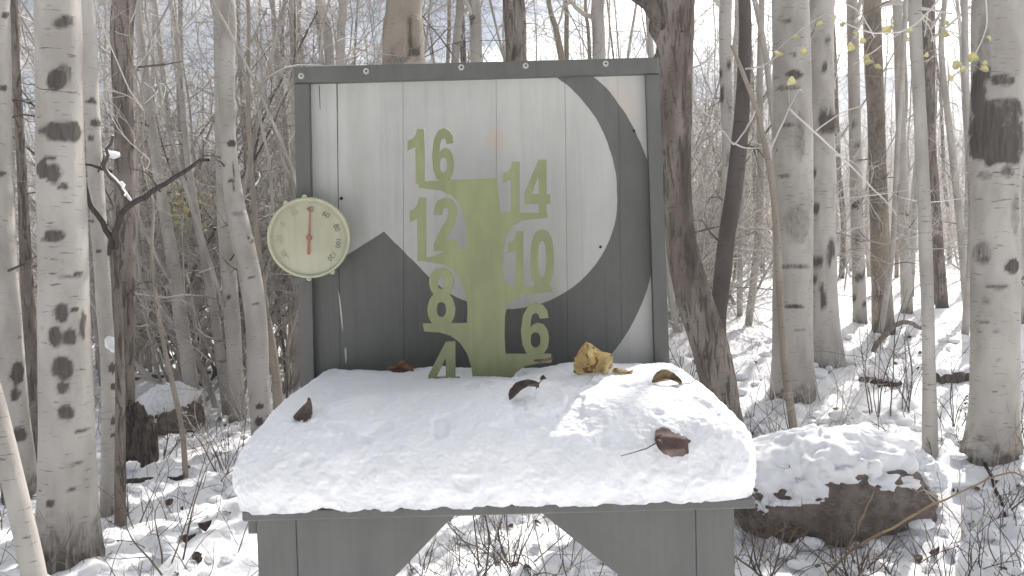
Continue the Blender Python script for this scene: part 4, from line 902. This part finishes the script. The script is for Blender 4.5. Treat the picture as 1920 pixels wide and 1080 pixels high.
for (px, y, v, s_) in ((300, 7.2, 5, 1.0), (370, 8.0, 6, 1.05), (410, 7.0, 7, .95), (480, 8.5, 5, 1.1), (530, 7.5, 6, .9), (255, 9.5, 7, 1.1), (345, 10.5, 5, 1.2), (450, 10.0, 7, 1.2), (1330, 10, 6, 1.0), (1560, 12.5, 5, 1.0), (700, 9.5, 6, 1.0), (1000, 10, 7, 1.1), (1180, 9, 5, 1.0), (385, 8.2, 8, 1.0), (500, 9.0, 8, 1.05), (300, 10.5, 8, 1.1), (1345, 11, 8, 1.0), (1000, 11, 8, 1.1)):
    scrub((px - 960) / FPX * y, y, v, s_, rng.uniform(0, 6.28))
cntg = {}
for y, px, kd, o in sorted(SCR, key=lambda t: t[0]):
    g = max(j for j in range(len(GAP)) if GAP[j][0] <= px); n = cntg[(g, kd)] = cntg.get((g, kd), 0) + 1
    where = 'between ' + GAP[g][1] + ' and ' + GAP[g + 1][1]
    o['label'] = (ORD[n - 1] if n <= 3 else 'far') + ' ' + kd + ' tangled scrub oak ' + where
    o['group'] = kd + ' scrub oaks ' + where if n > 3 else 'tangled scrub oaks in the background'
# far wood: one mass on the rising hillside
def far_wood():
    r = np.random.default_rng(9); a = Acc(); N = 1700
    y = 30 + 115 * r.random(N) ** 1.4; x = (r.uniform(-300, 2220, N) - 960) / FPX * y; z = np.maximum(G(x, y), HZ(x, y)) - .3
    H = r.uniform(5, 9, N); st = np.column_stack([x, y, z]); d = np.column_stack([r.normal(size=(N, 2)) * .05, np.ones(N)])
    p = walk(r, st, d, H, 6, .025); Rr = taper(r.uniform(.05, .1, N), 6, .2); a.tube(p, Rr, 4)
    s, d, rr = spawn(r, p, Rr, 14, .15, 1, 50); p1 = walk(r, s, d, r.uniform(.5, 1.8, len(s)), 4, .15, .03); a.tube(p1, taper(np.clip(rr * .5, .012, .03), 4, .4), 3)
    return a.mesh('far_wood', TWIG)
tag(link('far_wood', far_wood()), 'far bare wood covering the hillside behind', 'wood', None, 'stuff')

# ------------------------------------------------------------------ rocks, logs, stump
def rock(px, py, Y, rad, label, seed, cap=.05, capoff=(0, 0.3, 0.4), sink=.3):
    c = P(px, py, Y); root = np.array([c[0], c[1], float(G(c[0], c[1]))])
    o = empty('boulder', root, label, 'rock')
    V, F, d = blob(rad, seed, 150, 80, .22, 2.2); V = V + [0, 0, rad[2] * (1 - 2 * sink) * 1.0 - 0.0]
    link('stone', npmesh('stone', V, F, None, ROCK), o)
    q = d @ np.array(capoff) + .9 * (fb3(d * 5 + seed, seed + 5, 4) - .5)
    t = np.where(q > .08, cap * sstep(.08, .35, q) * (1 + .8 * (fb3(d * 7, seed + 9, 3) - .5)) + .006, -.04)
    nn = d * [1, 1, 1]; t = t + np.where(q > .08, .035 * (fb3(d * 16, seed + 19, 3) - .45), 0); V2 = V + nn * t[:, None] * [1, 1, 1.2]
    link('snow_cap', npmesh('snow_cap', V2, F, None, SNOWT), o)
    return o
rock(1548, 960, 3.5, (.47, .25, .245), 'broad brown boulder with snow crust in the bottom right', 5, .06, (-.2, .3, .72), .26)
rock(1700, 905, 3.62, (.12, .10, .10), 'small snow loaded stone on the right end of the broad boulder', 8, .05, (0, 0, .9), .1)
rock(322, 800, 6.2, (.24, .2, .2), 'snow capped round boulder behind the thin bent sapling', 12, .07, (-.5, .1, .7), .3)
def log(pa, pb, w0, w1, label, material, name='fallen_log', cap=True, Yoff=0.0, bow=0.0, seed=0):
    A, B = hit(*pa), hit(*pb)
    n = 14; t = np.linspace(0, 1, n)[:, None]; c = A + (B - A) * t; c[:, 2] += bow * np.sin(math.pi * t[:, 0]) + .01
    rr = np.linspace(w0 / 2 * A[1] / FPX, w1 / 2 * B[1] / FPX, n); rr[0] *= .7; rr[-1] *= .7
    c[:, :3] += np.random.default_rng(seed).normal(size=(n, 3)) * .006
    o = empty(name, c[n // 2], label, 'log')
    V, F = tubes(c[None], rr[None], 12); root = c[n // 2]
    V = np.concatenate([V, c[:1], c[-1:]]); k = 12; T = [(len(V) - 2, (i + 1) % k, i) for i in range(k)] + [(len(V) - 1, (n - 1) * k + i, (n - 1) * k + (i + 1) % k) for i in range(k)]
    link('bark', npmesh('bark', V - root, F, np.array(T), material, True, np.tile([0, .8, 0, 1], (len(V), 1))), o)
    if cap:
        c2 = c.copy(); c2[:, 2] += rr * .75; r2 = rr * .75 * (.55 + .9 * vn(np.arange(n) * .6 + seed, np.zeros(n), seed)); V, F = tubes(c2[None], r2[None], 12)
        link('snow_cap', npmesh('snow_cap', V - root, F, None, SNOWT), o)
    return o
log((222, 906), (346, 899), 12, 10, 'straight dark fallen pole lying in the snow at left', BARKD, 'fallen_pole', False, seed=3)
log((255, 712), (395, 700), 14, 12, 'grey log across the snowy clearing behind the left boulder', BARKP, seed=4)
log((1755, 716), (1835, 706), 34, 26, 'brown rotten log with snow between the pole and thick aspen', BARKB, seed=5)
log((1636, 660), (1732, 622), 11, 7, 'arched grey branch bowed over the snow on the right slope', BARKP, 'arched_branch', False, 0, .16, 6)
log((1615, 712), (1690, 722), 22, 12, 'knotty dark log lying under the arched branch', BARKB, seed=7)
log((1800, 830), (1890, 1000), 9, 5, 'dark thin branch sagging across the snow at right', BARKD, 'fallen_branch', False, 0, .12, 8)
st_ = hit(262, 868)
o = empty('tree_stump', st_, 'ragged brown stump at the foot of the reddish brown trunk', 'stump')
V, F, d = blob((.11, .11, .28), 21, 40, 26, .35, 3); V[:, 2] += .1; link('wood', npmesh('wood', V, F, None, BARKB, True, np.tile([0, 1, 0, 1], (len(V), 1))), o)

# ------------------------------------------------------------------ shrubs and twigs standing in the snow
def shrub_mesh(seed, n, H, material, spread=.35, r0=.0045, sub=4, curl=.10):
    r = np.random.default_rng(seed); a = Acc()
    st = np.column_stack([r.normal(size=(n, 2)) * .05 * H, np.full(n, -.05)]); d = np.column_stack([r.normal(size=(n, 2)) * spread, np.ones(n)])
    p = walk(r, st, d, r.uniform(.55, 1.1, n) * H, 10, curl * .6, .03); Rr = taper(r.uniform(.7, 1.3, n) * r0, 10, .35); a.tube(p, Rr, 5)
    s, d, rr = spawn(r, p, Rr, sub, .25, .95, 45); p1 = walk(r, s, d, r.uniform(.12, .4, len(s)) * H, 7, curl, .03); R1 = taper(rr * .65, 7, .4); a.tube(p1, R1, 4)
    s, d, rr = spawn(r, p1, R1, 2, .3, .95, 45); p2 = walk(r, s, d, r.uniform(.05, .16, len(s)) * H, 5, curl, .02); a.tube(p2, taper(rr * .7, 5, .5), 3)
    return a.mesh('bare_shrub', material)
SH = [(1640, 775, 7, 1.0, 'dark many stemmed bare shrub in front of the arched branch'), (1465, 840, 5, .85, 'bare shrub at the foot of the bowing sapling'), (1700, 765, 8, .75, 'bushy bare shrub touching the slender pole on its left'),
      (1795, 800, 8, .6, 'twiggy bare shrub between the slender pole and the thick right aspen'), (1585, 790, 5, .6, 'small bare shrub below the thick aspen pair'), (1900, 830, 5, .6, 'bare shrub right of the very thick aspen'),
      (1480, 930, 4, .62, 'upright thin shrub just left of the brown boulder'), (1420, 960, 3, .6, 'two stemmed twig shrub beside the right table corner'), (1600, 1078, 10, .34, 'low tangle of dark stems at the bottom edge under the boulder'),
      (1440, 1078, 5, .4, 'reddish stems in front of the boulder by the table leg'), (1810, 1010, 4, .55, 'thin upright stalks in the snow right of the boulder'), (960, 1060, 10, .42, 'pale twig bush seen in the gap under the table'),
      (900, 1075, 5, .5, 'tall stalks left in the gap under the table'), (1040, 1075, 5, .5, 'tall stalks right in the gap under the table'), (310, 1060, 4, .62, 'arching bare shrub in the snow at bottom left'),
      (420, 880, 9, .55, 'dense bare shrub against the left side of the snow slab'), (455, 800, 8, .7, 'dark twig shrub at the foot of the bending grey aspen'), (300, 860, 6, .4, 'low twigs in front of the left boulder'),
      (540, 760, 8, .9, 'tangled dark shrub behind the left edge of the board'), (390, 840, 7, .5, 'small twig shrub right of the thin bent sapling'), (250, 985, 4, .35, 'few bent twigs right of the slim left aspen foot'),
      (1290, 720, 6, .6, 'dark shrub between the board corner and the leaning trunk'), (1560, 690, 7, .5, 'fine twigs at the foot of the scarred pair aspen'), (1880, 960, 4, .3, 'sprawling twig in the snow at the right edge')]
for i, (px, py, n, H, lab) in enumerate(SH):
    h = hit(px, py)
    if h is None: continue
    o = link('bare_shrub', shrub_mesh(900 + i, n, H, TWIGD if i % 3 != 1 else TWIG, .35 if H > .5 else .5, .0042 if n < 8 else .0035, 4, .12)); o.location = h; tag(o, lab, 'shrub')
# loose scatter of fine stalks: uncountable
def stalks():
    r = np.random.default_rng(31); a = Acc(); pts = []
    while len(pts) < 850:
        px, py = r.uniform(-30, 1950), r.uniform(640, 1140)
        h = hit(px, py)
        if h is None or h[1] > 8: continue
        if .2 < vn(h[0] * 1.5, h[1] * 1.5, 77) < .52 and r.random() < .8: continue
        pts.append(h)
    st = np.array(pts); N = len(st); st[:, 2] -= .02; d = np.column_stack([r.normal(size=(N, 2)) * .45, np.ones(N)])
    H = r.uniform(.06, .34, N); p = walk(r, st, d, H, 8, .09, 0); Rr = taper(r.uniform(.0014, .0032, N), 8, .5); a.tube(p, Rr, 4)
    s, d, rr = spawn(r, p, Rr, 2, .3, .95, 40); a.tube(walk(r, s, d, r.uniform(.03, .13, len(s)), 5, .1), taper(rr * .7, 5, .5), 3)
    return a.mesh('twig_stalks', TWIGD)
tag(link('twig_stalks', stalks()), 'fine bare stalks poking out of the snow', 'undergrowth', None, 'stuff')
def grass(spots_, seed):
    r = np.random.default_rng(seed); a = Acc()
    for (px, py, n, H, sp) in spots_:
        h = hit(px, py)
        st = h + np.column_stack([r.normal(size=(n, 2)) * sp, np.full(n, -.03)]); d = np.column_stack([r.normal(size=(n, 2)) * .35, np.ones(n)])
        a.tube(walk(r, st, d, r.uniform(.5, 1.1, n) * H, 8, .08, -.09), taper(r.uniform(.001, .0022, n), 8, .4), 3)
    return a.mesh('dry_grass', GRASS)
tag(link('dry_grass', grass([(115, 1052, 26, .34, .05), (150, 1050, 18, .3, .05), (1860, 862, 26, .38, .07), (1830, 850, 14, .3, .05), (1440, 850, 14, .2, .05), (1440, 1040, 16, .3, .06), (930, 1000, 16, .3, .08), (1610, 1060, 18, .22, .1), (1530, 688, 10, .25, .04), (840, 1070, 10, .3, .06)], 8)), 'tufts of dry straw coloured grass in the snow', 'grass', None, 'stuff')
def clumps():
    r = np.random.default_rng(17); a = Acc(); n_ = 0
    while n_ < 520:
        px, py = r.uniform(-20, 1940), r.uniform(600, 1100); h = hit(px, py)
        if h is None or h[1] > 8: continue
        q = r.uniform(.012, .05); V, F, d = blob((q * r.uniform(.8, 1.6), q, q * r.uniform(.5, .8)), int(r.integers(1000)), 12, 8, .35); a.add(V + h + [0, 0, q * .25], F); n_ += 1
    return a.mesh('snow_clumps', SNOWT)
tag(link('snow_clumps', clumps()), 'loose clumps of snow fallen from the twigs', 'snow', None, 'stuff')
# two long bent stems crossing the boulder
LS = empty('long_stem', hit(1560, 1070), 'long bent tan stem crossing in front of the brown boulder', 'branch')
for i, bp in enumerate(([(1548, 1078), (1600, 1022), (1660, 985), (1720, 945), (1800, 900), (1870, 872), (1912, 905)], [(1590, 1030), (1630, 980), (1665, 938)])): px_branch(LS, 'stem', bp, 3.05, 6 - 2 * i, 2.5, GRASS, 6, i)

# ------------------------------------------------------------------ fallen leaves on the snow, yellow leaves on the twigs
LM = [leaf_mesh('fallen_leaf', .045, .036, b, f, c, 60 + i, mm, 7, 5) for i, (b, f, c, mm) in enumerate(((.2, .4, .4, LF_D), (.1, .2, .3, LF_B), (.3, .5, .5, LF_D), (.05, .3, -.2, LF_T), (.2, .6, .2, LF_D)))]
n = 0; rl = np.random.default_rng(51)
while n < 190:
    px, py = rl.uniform(0, 1920), rl.uniform(620, 1078)
    h = hit(px, py)
    if h is None or h[1] > 7.5: continue
    li = int(rl.choice(5, p=[.3, .2, .25, .08, .17])); o = link('fallen_leaf', LM[li]); s = rl.uniform(.5, 1.15); o.scale = (s, s, s)
    o.location = h + [0, 0, .006]; o.rotation_euler = (rl.normal() * .5, rl.normal() * .5, rl.uniform(0, 6.28))
    kd = ['small dark ', 'small brown ', 'small dark ', 'small tan ', 'small dark '][li]; reg = 'left of the table' if px < 470 else 'seen under or behind the table' if px < 1390 else 'right of the table'
    tag(o, kd + 'withered leaf lying on the snow ' + reg, 'leaf', kd + 'leaves on the snow ' + reg); n += 1
for (px, py, L, lab) in ((1535, 885, .05, 'round dark leaf standing on the snow ridge above the boulder'), (375, 992, .07, 'big dark curled leaf in the snow at bottom left'), (345, 1018, .07, 'dark drooping leaf on a twig at bottom left'), (1740, 1040, .05, 'brown pointed leaf at the bottom right'), (1582, 868, .05, 'folded dark leaf pressed into the snow ridge')):
    h = hit(px, py); o = link('fallen_leaf', leaf_mesh('fallen_leaf', L, L * .8, .15, .3, .3, int(px), LF_D, 10, 8)); frame(o, h + [0, -.01, .01], (.8, .2, .5), (-.4, -.3, .8)); tag(o, lab, 'leaf')
yb = np.array(R9.location)[1] - .35
BR = empty('leafy_branch', P(1640, 60, yb), 'thin twig branch with last yellow leaves at the upper right', 'branch')
tw = [[(1800, -60), (1740, 20), (1690, 60), (1630, 70), (1580, 60), (1530, 40)], [(1690, 60), (1650, 90), (1620, 110)], [(1780, -30), (1790, 60), (1770, 110), (1790, 150)], [(1840, -60), (1860, 40), (1840, 110), (1838, 130)], [(1640, 70), (1600, 30), (1560, 20)],
      [(1480, 205), (1530, 245), (1580, 288), (1640, 340), (1690, 388), (1705, 402)], [(1530, 245), (1570, 215), (1600, 205)], [(1740, 20), (1760, 55)]]
TWC = [px_branch(BR, 'twig', bp, yb, 4 if i in (0, 5) else 2.6, 1.6, TWIG, 5, i)[:, :3] for i, bp in enumerate(tw)]
YL = [leaf_mesh('leaf', .055, .05, b, f, .2, 90 + i, LF_G, 9, 7) for i, (b, f) in enumerate(((.1, .2), (.15, .4), (.05, -.2)))]
YLP = ((1612, 75), (1598, 62), (1622, 105), (1620, 118), (1575, 50), (1590, 85), (1700, 55), (1770, 45), (1765, 62), (1785, 125), (1800, 130), (1780, 145), (1842, 118), (1838, 130), (1452, 98), (1560, 35), (1530, 48), (1700, 70), (1486, 70), (1500, 95), (1478, 150), (1640, 125), (1655, 60), (1735, 100), (1815, 105), (1850, 70))
for i, (px, py) in enumerate(YLP):
    o = link('leaf', YL[i % 3]); q = P(px, py, yb) - np.array(BR.location); rr = random.Random(i)
    o.parent = BR; o.location = Vector(q); o.rotation_euler = (rr.uniform(.8, 2.2), rr.uniform(-.6, .6), rr.uniform(-.8, .8)); s = rr.uniform(.45, .9); o.scale = (s, s, s)
TWP = np.concatenate(TWC); sp_ = []
for px, py in YLP:
    q = P(px, py, yb); j = np.argmin(((TWP - q) ** 2).sum(1)); t = np.linspace(0, 1, 6)[:, None]; sp_.append(q + (TWP[j] - q) * t + np.array([0, 0, .012]) * np.sin(math.pi * t))
sp_ = np.array(sp_); Vp, Fp = tubes(sp_ - np.array(BR.location), np.full(sp_.shape[:2], .0009), 4)
tag(link('leaf_stems', npmesh('leaf_stems', Vp, Fp, None, TWIG), BR), kind='stuff')
# yellow-leaved bushes deep in the left wood
def leafy(px, py, Y, w_, h_, label, seed, n):
    c = P(px, py, Y); root = np.array([c[0], c[1], float(G(c[0], c[1]))]); o = empty('leafy_bush', root, label, 'shrub')
    link('branches', shrub_mesh(seed, 7, max(.9, c[2] - root[2] + h_ / 2), TWIG, .3, .008), o)
    r = np.random.default_rng(seed); cen = c - root + r.normal(size=(n, 3)) * [w_ / 2, w_ / 2, h_ / 2]
    a = r.normal(size=(n, 3)); a /= np.linalg.norm(a, axis=1, keepdims=True); b = np.cross(a, r.normal(size=(n, 3))); b /= np.linalg.norm(b, axis=1, keepdims=True); s = r.uniform(.012, .026, (n, 1))
    V = np.stack([cen - a * s, cen - b * s * .8, cen + a * s, cen + b * s * .8], 1).reshape(-1, 3)
    f = link('foliage', npmesh('foliage', V, np.arange(4 * n).reshape(-1, 4), None, LF_G, False), o); f['kind'] = 'stuff'
leafy(285, 625, 9.0, .28, .30, 'low yellow leaved bush in front of the left clearing', 61, 260)
leafy(352, 395, 7.2, .26, .30, 'taller bush with sparse yellow leaves high in the left thicket', 62, 200)
# ------------------------------------------------------------------ thin bright winter haze between the trees
hm = bpy.data.materials.new('haze'); hm.use_nodes = True; hm.node_tree.nodes.clear()
ho = hm.node_tree.nodes.new('ShaderNodeOutputMaterial'); hv = hm.node_tree.nodes.new('ShaderNodeVolumePrincipled')
hv.inputs['Color'].default_value = (0.95, 0.95, 0.95, 1); hv.inputs['Density'].default_value = 0.0042; hv.inputs['Anisotropy'].default_value = 0.3
hm.node_tree.links.new(hv.outputs[0], ho.inputs['Volume'])
tag(box('haze', -720, 720, -320, 830, -1.6, 31, hm, None, 0.01), kind='stuff')
print('objects', len(bpy.data.objects))
